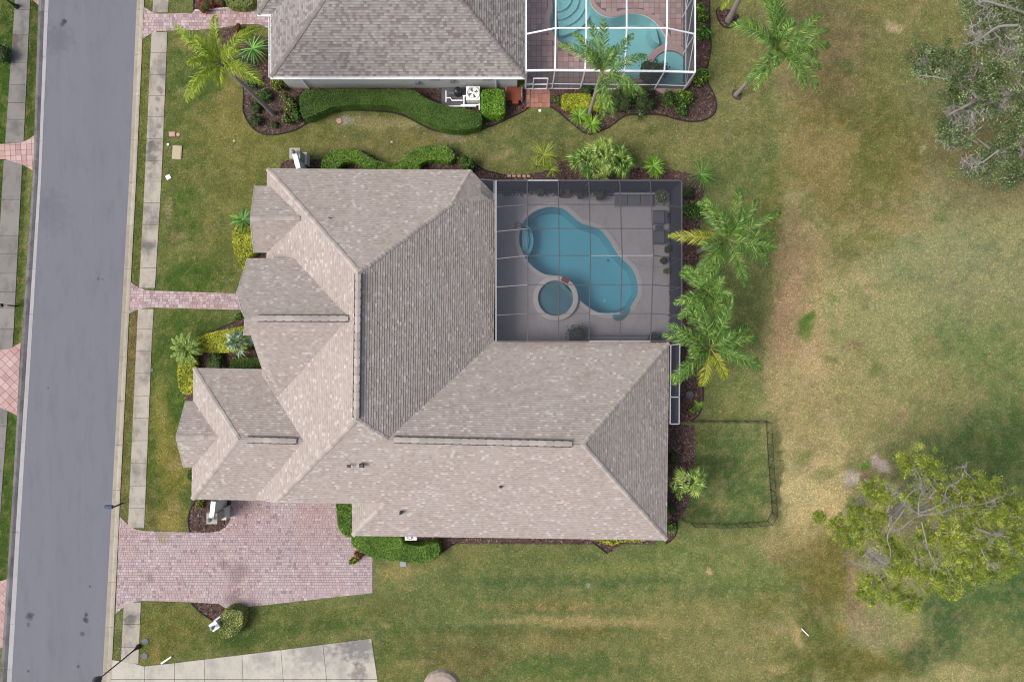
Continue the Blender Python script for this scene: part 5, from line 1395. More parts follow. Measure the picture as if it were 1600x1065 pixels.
def shrub(px, py, r, hgt, label, mat='green', n=None, size=(.09, .2), group=None, cat='shrub', aspect=.5, lobes=4):
    rm = r/20; x, y = XY(px, py, hgt*.6); root = empty('shrub', (x, y, 0), label, cat, group)
    bl = [((x, y, hgt*.5), (rm*.8, rm*.8, hgt*.5))]
    for k in range(lobes):
        a = R.random()*6.28; q = .45+.25*R.random(); bl.append(((x+rm*.55*math.cos(a), y+rm*.55*math.sin(a), hgt*(.4+.25*R.random())), (rm*q, rm*q, hgt*.4)))
    leaves('foliage', root, bl, int((n or 110*rm*rm*3+60)*1.7), size, M[mat], aspect)
    return root
for a in [
 (338, 565, 14, .9, 'round bright green shrub above the garage roof edge', 'green', 260, (.07, .14)),
 (436, 130, 14, 1.2, 'round yellow green shrub at the corner of the grey roof', 'yellow', 300, (.07, .14)),
 (453, 158, 15, 1.5, 'tall mottled olive shrub left of the long curved hedge', 'olive', 420, (.08, .16)),
 (463, 180, 11, 1.2, 'leafy shrub tucked against the left end of the long curved hedge', 'green', 240, (.08, .16)),
 (446, 186, 9, .9, 'small olive shrub below the tall mottled one', 'olive', 160, (.07, .14)),
 (400, 190, 11, .8, 'low grey green shrub in the lower end of the mulch bed', 'darkleaf', 200, (.08, .16)),
 (394, 130, 12, 1.0, 'white speckled green shrub beside the leaning palm trunk', 'silver', 200, (.07, .13)),
 (410, 150, 13, 1.0, 'dark green shrub under the leaning palm trunk', 'green', 220, (.08, .16)),
 (430, 196, 7, .5, 'tiny grey green shrub near the bed edge', 'darkleaf', 90, (.07, .13)),
 (398, 168, 9, .7, 'small green shrub left of the palm trunk base', 'darkleaf', 110, (.08, .15)),
 (418, 96, 9, .7, 'reddish shrub between the palm fronds and the grey roof', 'redleaf', 110, (.08, .15)),
 (372, 44, 7, .7, 'dark red shrub beside the pink driveway', 'redleaf', 110, (.07, .14)),
 (322, 6, 15, .9, 'dark red shrub at the left of the top bed', 'redleaf', 240, (.08, .17)),
 (342, 2, 11, .9, 'brightest red shrub in the top bed', 'redleaf', 200, (.08, .17)),
 (868, 157, 9, .7, 'small grey olive shrub beside the brick path', 'olive', 160, (.06, .12)),
 (975, 160, 22, 1.2, 'wide dark green shrub under the white framed screen', 'darkleaf', 620, (.1, .2)),
 (1005, 158, 20, 1.2, 'dark leafy shrub right of the wide one under the white screen', 'darkleaf', 560, (.1, .2)),
 (1042, 155, 13, 1.1, 'fresh green shrub left of the bare mulch', 'green', 260, (.1, .2)),
 (1068, 152, 14, 1.5, 'tall bright green shrub by the screen corner', 'lime', 320, (.1, .22)),
 (1066, 172, 10, 1.0, 'lower bright green shrub by the screen corner', 'green', 160, (.1, .2)),
 (1094, 118, 14, 1.3, 'lime green shrub at the right of the screen corner', 'lime', 260, (.12, .24)),
 (1092, 22, 14, 1.6, 'bright green shrub at the right side of the white screen', 'lime', 260, (.12, .24)),
 (1098, 50, 12, 1.2, 'green shrub below the bright one at the right side of the white screen', 'green', 220, (.12, .24)),
 (918, 142, 12, .9, 'low dark shrub against the white screen wall', 'darkleaf', 200, (.1, .18)),
 (729, 258, 15, 1.4, 'round green shrub touching the chamfered roof corner', 'hedgelt', 340, (.08, .16)),
 (1049, 822, 10, .8, 'small bright green shrub at the lower right house corner', 'lime', 180, (.07, .14)),
 (1050, 795, 10, 1.0, 'dark green shrub above the small bright one at the house corner', 'darkleaf', 180, (.09, .18)),
 (1050, 715, 9, 1.0, 'dark shrub against the wall of the fenced yard', 'darkleaf', 200, (.09, .18)),
 (1083, 640, 7, .5, 'tiny lime green plant in the mulch above the fence', 'lime', 100, (.07, .14)),
 (372, 494, 8, .7, 'lime green shrub at the corner of the front walk', 'lime', 160, (.06, .12)),
 (311, 787, 8, .6, 'yellow green shrub under the garage roof corner', 'yellow', 120, (.07, .14)),
 (300, 742, 9, .7, 'green shrub left of the garage roof', 'green', 140, (.09, .17)),
 (560, 866, 8, .6, 'dark red plant at the driveway corner', 'redleaf', 120, (.08, .2)),
 (553, 876, 8, .5, 'yellow green tufty plant below the dark red one', 'yellow', 110, (.08, .18)),
 (1080, 330, 16, 1.2, 'dark green shrub under the uppermost palm beside the screen', 'green', 300, (.1, .22)),
 (1075, 300, 10, .9, 'leafy green shrub at the upper right screen corner', 'darkleaf', 160, (.1, .2)),
 (4, 80, 14, 1.2, 'dark shrub at the left edge across the street', 'darkleaf', 200, (.12, .3)),
 (1022, 110, 22, 2.2, 'dark leafy tree shrub inside the white framed screen', 'darkleaf', 380, (.12, .25)),
]:
    shrub(*a)

# ------------------------------------------------------------------ spiky and fan plants
def fan_leaf(m, base, tip_dir, stalk, rad, nseg=14, droop=.25, span=2.6):
    """costapalmate leaf: stalk then a pleated fan of blades"""
    b = Vector(base); d = Vector(tip_dir).normalized(); e = b+d*stalk
    s = d.cross(Vector((0,0,1))); s = s.normalized() if s.length > 1e-3 else Vector((1,0,0)); u = s.cross(d).normalized()
    m.tube([b, b.lerp(e, .5)+u*.03, e], [.025, .018, .012], 4, r=.1, cap=False)
    for k in range(nseg):
        a = (k/(nseg-1)-.5)*span; r_ = rad*(1-.25*abs(a)/span*2)*(.9+.2*R.random())
        dd = d*math.cos(a)+s*math.sin(a); side = (s*math.cos(a)-d*math.sin(a))
        w_ = r_*span/nseg*.55; mid = e+dd*r_*.55+u*.05; tip = e+dd*r_-Vector((0,0,1))*r_*droop*(.6+.8*R.random())
        v = R.random()
        m.face([e, mid+side*w_*.5+u*.02, mid], v); m.face([e, mid, mid-side*w_*.5+u*.02], min(1, v+.1))
        m.face([mid+side*w_*.5+u*.02, tip, mid], v); m.face([mid, tip, mid-side*w_*.5+u*.02], min(1, v+.1))
def fan_plant(px, py, r, z, nleaf, label, mat, cat='palm', trunks=1, nseg=14, up=.5, name='fan_palm'):
    x, y = XY(px, py, z); root = empty(name, (x, y, 0), label, cat); rm = r/20*.94
    for k in range(nleaf):
        a = k*2.399+R.random()*.5; el = up*(.15+2.6*(k/nleaf)); d = Vector((math.cos(a)*math.cos(el), math.sin(a)*math.cos(el), math.sin(el)))
        m = MB(); fan_leaf(m, (x, y, z-.4+.3*k/nleaf), d, rm*(.5-.3*k/nleaf)*(.7+.5*R.random()), rm*.6, nseg, .45); m.build('frond', M[mat], root)
    m = MB(); m.tube([(x, y, 0), (x+.02, y, z*.5), (x, y, z-.3)], [.14, .11, .12], 8); m.build('trunk', M['bark'], root)
    return root
def spike_plant(px, py, r, z, nblade, label, mat, cat='plant', up=.7, wid=.05, name='spiky_plant', droop=.5):
    x, y = XY(px, py, z); root = empty(name, (x, y, 0), label, cat); rm = r/20; m = MB()
    for k in range(nblade):
        a = R.random()*6.28; el = up*(R.random()*1.2+.1); L = rm*(.8+.4*R.random()); d = Vector((math.cos(a), math.sin(a), 0)); s = Vector((-d.y, d.x, 0)); b = Vector((x, y, z-.2)); v = R.random()
        pts = []
        for t in (0, .35, .7, 1): pts.append(b+d*L*t+Vector((0,0,1))*(math.sin(el)*L*t-droop*L*t*t*.8))
        for i in range(3):
            w0, w1 = wid*(1-.25*i)*(.6 if i == 0 else 1), wid*(1-.25*(i+1)) if i < 2 else .004
            m.face([pts[i]-s*w0, pts[i+1]-s*w1, pts[i+1]+s*w1, pts[i]+s*w0], v)
    m.build('foliage', M[mat], root)
    m = MB(); m.tube([(x, y, 0), (x, y, z-.15)], [.09, .07], 6); m.build('trunk', M['bark'], root)
    return root
for i, (px, py, r, z, lab) in enumerate([(915, 250, 34, 1.9, 'left fan palm of the clump above the dark screen'), (942, 240, 34, 2.3, 'tallest fan palm in the middle of the clump above the dark screen'), (968, 252, 34, 2.0, 'right fan palm of the clump above the dark screen'), (935, 266, 28, 1.6, 'lowest fan palm of the clump, touching the dark screen')]):
    fan_plant(px, py, r, z, 14, lab, 'fan' if i % 2 else 'palm')
fan_plant(1080, 752, 32, 2.8, 11, 'light green fan palm in the corner of the fenced yard', 'fan')
fan_plant(1052, 755, 16, 2.3, 7, 'small fan palm overlapping the roof edge left of the bigger one', 'fan')
fan_plant(1062, 772, 16, 2.0, 6, 'small lower fan palm beside the fenced yard bed', 'palm')
fan_plant(370, 534, 27, 1.8, 13, 'silvery fan palm beside the entry roof', 'silver', nseg=7)
spike_plant(850, 240, 20, 1.5, 70, 'yellow spiky dracaena above the dark screen', 'palmy', 'plant', .8, .02, 'dracaena', .3)
spike_plant(862, 264, 14, 1.2, 60, 'smaller yellow spiky dracaena touching the dark screen', 'palmy', 'plant', .8, .02, 'dracaena', .3)
spike_plant(838, 256, 14, .9, 40, 'thin yellowish spiky plant left of the dracaenas', 'palmy', 'plant', .8, .015, 'dracaena', .3)
spike_plant(1022, 258, 17, 1.2, 80, 'lime green spiky plant above the screen', 'lime', 'plant', .8, .035)
spike_plant(1026, 268, 12, .9, 50, 'lower lime spiky plant against the screen', 'lime', 'plant', .8, .03)
spike_plant(1097, 272, 26, 1.2, 60, 'grey green spiky plant with long thin leaves right of the screen', 'green', 'plant', .7, .02)
spike_plant(905, 180, 16, .8, 90, 'lime grassy tuft left in the bed point', 'lime', 'plant', .9, .03, 'grass_tuft')
spike_plant(925, 193, 16, .8, 90, 'lower lime grassy tuft at the point of the bed', 'lime', 'plant', .9, .03, 'grass_tuft')
spike_plant(378, 342, 18, 1.2, 34, 'broad leaved green plant above the yellow hedge', 'green', 'plant', .7, .09)
spike_plant(393, 74, 26, 1.3, 50, 'green cycad between the leaning palm and the grey roof', 'green', 'plant', .5, .05, 'cycad')
spike_plant(378, 88, 18, 1.1, 40, 'small dark cycad under the leaning palm crown', 'darkleaf', 'plant', .5, .05, 'cycad')
spike_plant(1092, 632, 9, .4, 40, 'tiny spiky plant at the end of the mulch bed', 'lime', 'plant', .9, .03)
spike_plant(1000, 178, 11, .5, 40, 'small dark tuft below the wide dark shrub', 'darkleaf', 'plant', .9, .03, 'grass_tuft')

# ------------------------------------------------------------------ feather palms
def frond(m, mr, base, az, L, lift, droop, mat_seed, nl=44, leaf=.62, twist=0, curl=0.0):
    b = Vector(base); pts = []; az0 = az; el = lift; p = b.copy(); n = 12; step = L/n
    for i in range(n+1):
        pts.append(p.copy()); d = Vector((math.cos(az0)*math.cos(el), math.sin(az0)*math.cos(el), math.sin(el))); p = p+d*step
        el -= droop/n*(.4+1.2*i/n); az0 += curl/n
    mr.tube(pts, [.045*(1-.85*i/n) for i in range(n+1)], 4, cap=False)
    for k in range(nl):
        t = .16+.84*(k+R.random()*.4)/nl; f = t*n; i = min(n-1, int(f)); c = pts[i].lerp(pts[i+1], f-i); d = (pts[i+1]-pts[i]).normalized()
        s = d.cross(Vector((0,0,1))).normalized(); u = s.cross(d).normalized()
        ll = leaf*(math.sin(math.pi*min(1, .18+t*.80))**.7)*(.85+.3*R.random())
        for sg in (-1, 1):
            fw = .5+.4*t+R.gauss(0, .12); up = R.gauss(.22, .28)
            dd = (s*sg*math.cos(fw)+d*math.sin(fw)+u*up).normalized(); v = min(1, max(0, R.gauss(.5, .25)))
            w_ = .016+.012*R.random(); pr_ = dd.cross(u).normalized()
            m1 = c+dd*ll*.5; m2 = c+dd*ll+d*ll*R.gauss(.08, .1)-Vector((0,0,1))*ll*(.2+.55*R.random())
            m.face([c-pr_*w_*.5, m1-pr_*w_, m1+pr_*w_, c+pr_*w_*.5], v); m.face([m1-pr_*w_, m2, m1+pr_*w_], v)
def feather_palm(px, py, basepx, z, L, az_list, label, mat='palm', trunk_r=.14, old=(), leaf=.62, bark='bark', nl=64):
    """crown seen at px,py; trunk foot at basepx on the ground"""
    cx, cy = XY(px, py, z); bx, by = XY(*basepx); root = empty('palm_tree', (bx, by, 0), label, 'palm')
    m = MB(); n = 8; pts = []
    for i in range(n+1):
        t = i/n; pts.append((bx+(cx-bx)*t**1.1, by+(cy-by)*t**1.1, z*t))
    m.tube(pts, [trunk_r*(1.35 if i == 0 else 1.05-.25*i/n) for i in range(n+1)], 10); m.build('trunk', M[bark], root)
    m = MB(); m.tube([(cx, cy, z-.9), (cx, cy, z-.3), (cx, cy, z+.1)], [trunk_r*.8, trunk_r*.95, .05], 8); m.build('crownshaft', M['rachis'], root)
    for k, spec in enumerate(az_list):
        deg, ln_, lift = spec[0], spec[1]*L, spec[2]; m = MB(); mr = MB(); curl = (R.random()-.5)*.5
        isold = k in old
        frond(m, mr, (cx, cy, z), math.radians(deg), ln_, lift, 1.25+.5*R.random(), k, nl, leaf, curl=curl)
        fo = m.build('frond', M['palmold' if isold else mat], root)
        mr.build('midrib', M['rachisy' if isold else 'rachis'], fo)
        ORG[fo.name] = ORG[root.name]
    return root
U = lambda *degs, l=1.0, e=.5: [(d+R.uniform(-6, 6), l*R.uniform(.9, 1.1), e+R.uniform(-.15, .2)) for d in degs]
feather_palm(345, 98, (427, 178), 9.7, 3.4, U(150, 140, 95, 42, 52, 222, 232, 338, 326)+U(120, 200, 10, l=.6, e=1.0)+U(270, l=.4, e=.2), 'tall palm with a long grey trunk leaning over the front lawn at the upper left', 'palmy', .15, leaf=.62)
feather_palm(1215, 78, (1150, 148), 8.4, 3.7, U(20, 8, 40, 330, 82, 98, 155, 105, 118, 135, 225, 238, 300, 312)+U(80, 170, 250, l=.6, e=1.0)+U(350, l=.8, e=.3), 'bright green palm standing alone on the lawn right of the white screen', 'palm', .15, leaf=.7)
feather_palm(1190, -75, (1138, 32), 8.6, 3.6, U(200, 225, 255, 280, 305, 340, 20, 60, 100, 140, 240, 265)+U(240, l=1.25, e=.15), 'palm with its crown off the top edge and trunk in the round mulch ring', 'palmy', .2, leaf=.62)
feather_palm(940, 112, (920, 181), 8.2, 3.4, U(105, 88, 45, 18, 150, 130, 335, 262, 274, 320)+U(60, 140, l=.6, e=1.0), 'palm leaning over the corner of the white framed screen', 'palm', .14, leaf=.6)
feather_palm(1138, 374, (1092, 392), 6.4, 3.9, U(125, 135, 78, 62, 30, 8, 345, 335, 285, 240, 225)+U(60, 200, 110, l=.6, e=.95)+[(178, 1.1, .3)], 'uppermost of the three feathery palms at the right side of the dark screen', 'palm', .15, old=(14,), leaf=.75)
feather_palm(1108, 456, (1078, 470), 5.2, 2.9, U(80, 130, 190, 222, 235, 275, 150, 300)+U(60, 240, 350, l=.6, e=.95), 'middle feathery palm at the right side of the dark screen', 'palm', .13, leaf=.65)
feather_palm(1110, 543, (1074, 540), 5.8, 3.8, U(158, 150, 208, 216, 62, 72, 22, 30, 342, 350, 110, 125)+U(255, 303, l=.8, e=.1)+U(40, 190, l=.6, e=.95), 'lowest feathery palm, overlapping the roof corner and dark screen', 'palm', .14, old=(12, 13), leaf=.72)
feather_palm(291, 545, (294, 545), 1.5, 1.45, U(0, 24, 50, 75, 100, 128, 155, 180, 205, 230, 258, 285, 310, 335, e=.35)+U(15, 95, 170, 260, l=.6, e=.9), 'light green sago palm at the left end of the front bed', 'fan', .12, leaf=.26, nl=40)
# an old yellow frond of the upper palm reaches over the screen
# ------------------------------------------------------------------ trees
def branch(m, a, b, r0, r1, seg=5, wob=.25):
    a, b = Vector(a), Vector(b); pts = [a]; 
    for i in range(1, seg): pts.append(a.lerp(b, i/seg)+Vector((R.uniform(-1, 1), R.uniform(-1, 1), R.uniform(-.6, .6)))*wob*(b-a).length/seg)
    pts.append(b); m.tube(pts, [r0+(r1-r0)*i/seg for i in range(seg+1)], 6, cap=False); return pts
def tuft_leaves(C, r, n, size, aspect):
    """many small leaves in uneven sub-clumps around centre C (array k x 3)"""
    K_ = len(C); idx = NR.randint(0, K_, n); p = C[idx]+NR.normal(0, 1, (n, 3))*r[idx][:, None]*np.array([.5, .5, .32])
    return p, idx
def tree(root_label, basepx, trunk_top, clumps, mat, bark, name, n_leaf, size, aspect, subn, limb_r, seed, moss=(), cat='tree', tilt=.9, sub_r=.28, twig=0):
    bx, by = XY(*basepx); root = empty(name, (bx, by, 0), root_label, cat)
    R.seed(seed); m = MB(); tt = Vector(P(*trunk_top)); pts = branch(m, (bx, by, 0), tt, limb_r*1.3, limb_r*.8, 6, .3); m.build('trunk', M[bark], root)
    Cs, Rs = [], []
    nodes = [(pts[-1], limb_r*.55, None)]+[(pts[-2], limb_r*.5, None)]
    order = sorted(clumps, key=lambda k: (Vector(P(k[0], k[1], k[2]))-tt).length)
    for (px, py, z, rp) in order:
        c = Vector(P(px, py, z)); rm = rp/22.0
        def cost(nd_): return (nd_[0]-c).length+(tt-nd_[0]).length*.45
        st, r0, _ = min(nodes, key=cost); r1 = max(.035, r0*.55)
        m = MB(); p3 = branch(m, st, c+Vector((0, 0, .1)), r0, r1, max(4, int((c-st).length/.6)), .8)
        nodes.append((p3[-1], r1, None)); nodes.append((p3[len(p3)//2], (r0+r1)/2, None))
        for q in range(3+twig):
            s_ = p3[R.randrange(1, len(p3))]; e_ = s_.lerp(c, .6)+Vector((R.gauss(0, .55), R.gauss(0, .55), R.gauss(0, .25)))*rm*1.1
            e2_ = e_+Vector((R.gauss(0, .35), R.gauss(0, .35), R.gauss(.1, .15)))
            b_ = branch(m, s_, e_, .024, .012, 6, 1.0); branch(m, b_[2], e2_, .014, .007, 5, 1.0)
        m.build('limb', M[bark], root)
        for q in range(subn):
            d = np.array([R.gauss(0, .55), R.gauss(0, .55), R.gauss(0, .28)])*rm; Cs.append(np.array(c)+d); Rs.append(sub_r*(.5+1.0*R.random()))
    C = np.array(Cs); Rr = np.array(Rs); p, idx = tuft_leaves(C, Rr, n_leaf, size, aspect)
    Nn = (p-C[idx]); Nn /= np.linalg.norm(Nn, axis=1)[:, None]+1e-6; Nn[:, 2] += .3
    Q = leaf_quads(p, Nn, size, aspect, tilt)
    base = NR.rand(len(C))[idx]
    o = quick_mesh('crown', Q, 4, M[mat], rnd=np.clip(.25+.5*base+NR.normal(0, .18, len(Q)), 0, 1), parent=root)
    if moss:
        MC = []
        for (px, py, z, rp) in moss:
            c = np.array(P(px, py, z)); k = int(rp*22); MC.append(c+NR.normal(0, 1, (k, 3))*rp/22*np.array([.5, .5, .4]))
        MC = np.concatenate(MC); Q = leaf_quads(MC, np.tile([0, 0, .2], (len(MC), 1)), (.2, .6), .09, .5)
        quick_mesh('moss', Q, 4, M['moss'], rnd=NR.rand(len(Q)), parent=root)
    return root
oakc = [(1450,95,9,20),(1475,112,9.5,26),(1505,120,10,26),(1530,108,10,22),(1555,135,10,26),(1580,105,10,26),(1500,150,9,18),(1540,165,9,20),(1480,92,9,18),(1560,60,10,24),(1590,35,10,30),(1545,18,9,22),(1515,5,9,18),(1580,8,10,26),(1485,195,8,18),(1505,215,8,16),(1480,215,7,12),(1570,250,8,22),(1590,225,8,22),(1540,262,7.5,16),(1518,270,7,14),(1580,278,7.5,18),(1605,260,8,20),(1560,235,8,16),(1595,190,9,18),(1600,140,10,22),(1610,70,11,26),(1530,135,9,20),(1440,100,8.5,12),(1640,60,10,40),(1650,140,10,40),(1650,220,9,40),(1620,0,10,40)]
tree('large grey green oak with hanging moss at the upper right edge', (1670, 190), (1625, 165, 6.5), oakc, 'oak', 'oakbark', 'oak_tree', 88000, (.08, .16), .5, 20, .42, 21,
     moss=[(1520,170,8.5,26),(1500,178,8,20),(1560,45,9.5,24),(1530,50,9,18),(1580,80,9.5,20),(1490,212,7.5,20),(1560,160,9,18),(1575,240,7.5,18),(1520,258,7,14),(1440,100,8.5,10),(1545,10,9,18),(1590,60,10,18)], sub_r=.34, twig=3)
pinec = [(1420,722,11,12),(1440,728,11.5,16),(1458,738,11,12),(1345,800,9,14),(1365,765,9.5,14),(1385,775,9.5,12),(1310,822,8.5,16),(1332,812,9,16),(1330,838,8.5,14),(1355,830,9,14),(1372,808,9,12),(1540,765,11,18),(1565,785,11,20),(1585,805,10.5,14),(1548,800,11.5,20),(1505,765,11,16),(1520,785,11,14),(1480,780,11.5,12),(1430,775,11,12),(1470,830,11,20),(1500,825,11.5,20),(1530,835,11.5,22),(1560,835,11,20),(1445,845,10.5,16),(1490,858,11,20),(1520,868,11,22),(1550,875,10.5,20),(1572,882,10,14),(1410,868,9.5,16),(1432,880,9.5,16),(1460,885,10,18),(1500,900,10,16),(1525,895,10,14),(1360,905,8.5,14),(1380,918,8.5,16),(1352,925,8,12),(1400,930,8.5,16),(1420,940,8,12),(1455,905,9,14),(1478,915,9,16),(1490,922,8.5,10),(1590,842,10.5,14),(1610,850,10.5,16),(1390,850,9,12),(1400,890,9,12),(1280,808,8,5)]
tree('yellow green pine with pale bare twigs at the lower right', (1352, 748), (1432, 800, 8.5), pinec, 'pine', 'pinebark', 'pine_tree', 190000, (.10, .21), .15, 32, .11, 22, sub_r=.26, twig=1,
     moss=[(1400,775,6,14),(1412,790,6.5,14),(1345,790,5,12),(1332,800,5,8),(1395,800,6,10),(1440,795,7,10),(1470,800,8,8),(1365,872,5,12),(1508,850,8,8),(1545,860,8,8)])
# bare pale branches standing out of the pine crown
R.seed(5)
pt = bpy.data.objects['pine_tree']
for z_, pth in ((9.6, [(1412, 797), (1387, 835), (1392, 862), (1385, 880), (1360, 884), (1335, 881)]), (11.6, [(1412, 790), (1420, 772), (1440, 758), (1436, 742), (1428, 728)]), (11.9, [(1440, 800), (1473, 785), (1480, 762), (1503, 746), (1508, 727)]),
                (12.0, [(1435, 805), (1470, 800), (1500, 790), (1540, 786), (1562, 776)]), (11.5, [(1440, 815), (1450, 855), (1460, 880), (1472, 892)]), (10.4, [(1425, 800), (1412, 770), (1398, 768), (1383, 758)]),
                (10.2, [(1432, 806), (1420, 815), (1405, 826), (1388, 822)]), (11.8, [(1520, 822), (1537, 830), (1548, 846)]), (11.8, [(1530, 826), (1555, 835), (1566, 834)]), (11.3, [(1435, 808), (1436, 780), (1440, 765), (1425, 750)]), (9.9, [(1385, 880), (1370, 872), (1358, 860)]), (10.6, [(1455, 862), (1440, 872), (1430, 870)]), (11.6, [(1530, 850), (1545, 880), (1562, 888)])):
    p_ = smooth_line([Vector(P(x_, y_, z_+R.uniform(-.15, .15))) for x_, y_ in pth], 4); n_ = len(p_)
    p_ = [Vector(q_) for q_ in p_]
    m = MB(); m.tube(p_, [.04*(1-.8*i_/n_) for i_ in range(n_)], 6, cap=False)
    for q_ in range(int(n_*.9)):
        a_ = p_[R.randrange(n_//4, n_)]; d_ = Vector((R.gauss(0, 1), R.gauss(0, 1), R.gauss(.1, .3))).normalized()*R.uniform(.3, 1.0)
        b_ = branch(m, a_, a_+d_, .022, .009, 5, .9); branch(m, b_[2], b_[2]+Vector((R.gauss(0, .3), R.gauss(0, .3), .05)), .012, .006, 3, .9)
    m.build('bare_branch', M['pinebark'], pt)
ot = bpy.data.objects['oak_tree']
for z_, r_, pth in ((9.5, .22, [(1640, 150), (1600, 150), (1565, 146), (1530, 155), (1510, 165), (1480, 180)]), (9.3, .14, [(1600, 158), (1570, 152), (1552, 148)]), (10.6, .1, [(1590, 40), (1560, 42), (1540, 55), (1528, 62), (1510, 70)]), (8.2, .08, [(1520, 160), (1515, 180), (1522, 195)]), (9.6, .09, [(1530, 155), (1500, 130), (1470, 122), (1440, 118)]), (8.4, .07, [(1560, 235), (1540, 250), (1520, 262)]), (10.4, .09, [(1600, 20), (1570, 10), (1540, 2), (1525, 5)])):
    p_ = [Vector(q_) for q_ in smooth_line([Vector(P(x_, y_, z_+R.uniform(-.2, .2))) for x_, y_ in pth], 4)]; n_ = len(p_)
    m = MB(); m.tube(p_, [r_*(1-.75*i_/n_) for i_ in range(n_)], 7, cap=False)
    for q_ in range(n_):
        a_ = p_[R.randrange(n_//5, n_)]; d_ = Vector((R.gauss(-.3, 1), R.gauss(0, 1), R.gauss(.1, .3))).normalized()*R.uniform(.3, 1.1)
        b_ = branch(m, a_, a_+d_, .03, .01, 5, .9); branch(m, b_[2], b_[2]+Vector((R.gauss(0, .35), R.gauss(0, .35), .05)), .014, .006, 3, .9)
    m.build('bare_branch', M['pinebark'] if r_ < .12 else M['oakbark'], ot)
# ------------------------------------------------------------------ utilities, lamps, mailboxes
def lamp(px, py, label, arm=None, h=5.1):
    x, y = XY(px, py); root = empty('street_lamp', (x, y, 0), label, 'street lamp', None)
    m = MB(); m.lathe(x, y, [(.2, 0), (.2, .12), (.12, .3), (.07, .7), (.055, 1.0), (.045, h-.3), (.045, h)], 12); m.build('pole', M['black'], root)
    m = MB(); m.lathe(x, y, [(.08, h-.15), (.2, h), (.26, h+.25), (.3, h+.3), (.3, h+.36), (.12, h+.5), (.04, h+.62), (0, h+.66)], 14); m.build('lamp_head', M['black'], root)
    m = MB(); m.lathe(x, y, [(.17, h+.02), (.235, h+.24)], 14); m.build('glass', M['boxgrey'], root)
lamp(217, 1009, 'black street lamp beside the lower driveway, leaning towards the road in the picture')
lamp(27, 11, 'black street lamp at the upper left corner across the street')
def mailbox(px, py, label, box_off, mat='black', rz=0):
    x, y = XY(px, py); root = empty('mailbox', (x, y, 0), label, 'mailbox')
    MB().box(x, y, .55, .1, .1, 1.1).build('post', M['black'], root)
    bx = x+box_off; MB().beam((x, y, 1.0), (bx, y, 1.0), .06, .06).build('arm', M['black'], root)
    m = MB(); pr_ = [(-.13, 0), (.13, 0), (.13, .16), (.09, .25), (0, .28), (-.09, .25), (-.13, .16)]; A = [(bx-.28, y+a, 1.05+b) for a, b in pr_]; B = [(bx+.28, y+a, 1.05+b) for a, b in pr_]
    m.face(A[::-1]); m.face(B)
    for i in range(7): m.face([A[i], A[(i+1) % 7], B[(i+1) % 7], B[i]])
    m.build('box', M[mat], root)
    MB().box(bx+.1, y-.145, 1.25, .04, .015, .2).build('flag', M['grey'], root)
M['bluegrey'] = plain('blue_grey_paint', alb(70, 92, 128), .4, .5)
mailbox(191, 786, 'blue grey mailbox on a post by the road above the driveway', -.35, 'bluegrey')
mailbox(26.5, 478, 'black mailbox on a post across the street', -.55, 'black')
def disc(px, py, r, label, mat='boxgrey', name='manhole_cover', cat='utility cover'):
    x, y = XY(px, py); o = empty(name, (x, y, 0), label, cat)
    m = MB(); m.lathe(x, y, [(r, -.02), (r, .03), (r*.92, .045), (0, .045)], 20); m.build('lid', M[mat], o); m = MB(); m.lathe(x, y, [(r*1.12, -.02), (r*1.12, .02), (r*1.02, .02), (r*1.0, -.02)], 20); m.build('rim', M['darkgrey'], o)
disc(227, 1001.5, .26, 'round grey cover beside the foot of the street lamp, the upper of two')
disc(226.5, 1024, .24, 'round grey cover in the lawn corner, the lower of two')
def lid(px, py, w_, h_, label, mat, rz=0):
    x, y = XY(px, py); o = empty('utility_box', (x, y, 0), label, 'utility cover')
    m = MB(); m.box(x, y, .03, w_, h_, .08, rz); m.box(x, y, .075, w_*.82, h_*.86, .015, rz); m.build('lid', M[mat], o)
    MB().box(x, y, .0, w_+.06, h_+.06, .05, rz).build('rim', M['darkgrey'], o)
lid(277, 238.5, .72, 1.05, 'large beige utility lid in the front lawn', 'boxgreen', -.06)
lid(269.5, 210, .48, .36, 'pink oval utility lid beside the sidewalk', 'boxpink')
disc(278.5, 210.5, .15, 'small round pink lid right of the oval one', 'boxpink')
disc(262.5, 226, .1, 'tiny white cap by the sidewalk edge', 'white')
lid(263.5, 277, .36, .34, 'small white square lid at the sidewalk edge', 'white', .5)
disc(366, 220.5, .1, 'tiny pale cap alone in the lawn', 'boxgreen')
disc(612, 222, .1, 'tiny pale cap in the side lawn between the houses', 'boxgreen')
disc(530, 189, .22, 'pinkish stone at the bare patch below the long hedge', 'boxpink', 'stone', 'stone')
disc(843.5, 173, .12, 'small white ring at the end of the brick path', 'white')
lid(630, 880, .5, .42, 'small grey white box on the lawn below the hedge', 'grey', .1)
disc(238, 578, .12, 'tiny grey cap in the lawn beside the sidewalk', 'boxgrey')
x, y = XY(260, 1030, .1); o = empty('pipe', (x, y, 0), 'short white pipe lying on the lawn above the concrete driveway', 'pipe')
MB().tube([(x-.4, y-.3, .1), (x+.4, y+.25, .14)], .07, 8).build('pipe_body', M['whitep'], o)
x, y = XY(1258, 987, .1); o = empty('stake', (x, y, 0), 'white stick lying on the grass near the pine', 'stake')
MB().beam((x-.28, y+.28, .08), (x+.28, y-.3, .08), .07, .05).build('stake_body', M['white'], o)
# planter ring in the mulch
x, y = XY(1075.5, 616); o = empty('plant_pot', (x, y, 0), 'round empty pot in the mulch below the lowest palm', 'pot')
m = MB(); m.lathe(x, y, [(.24, 0), (.3, .4), (.3, .44), (.24, .44), (.22, .3), (0, .3)], 16); m.build('pot_body', M['boxgrey'], o)
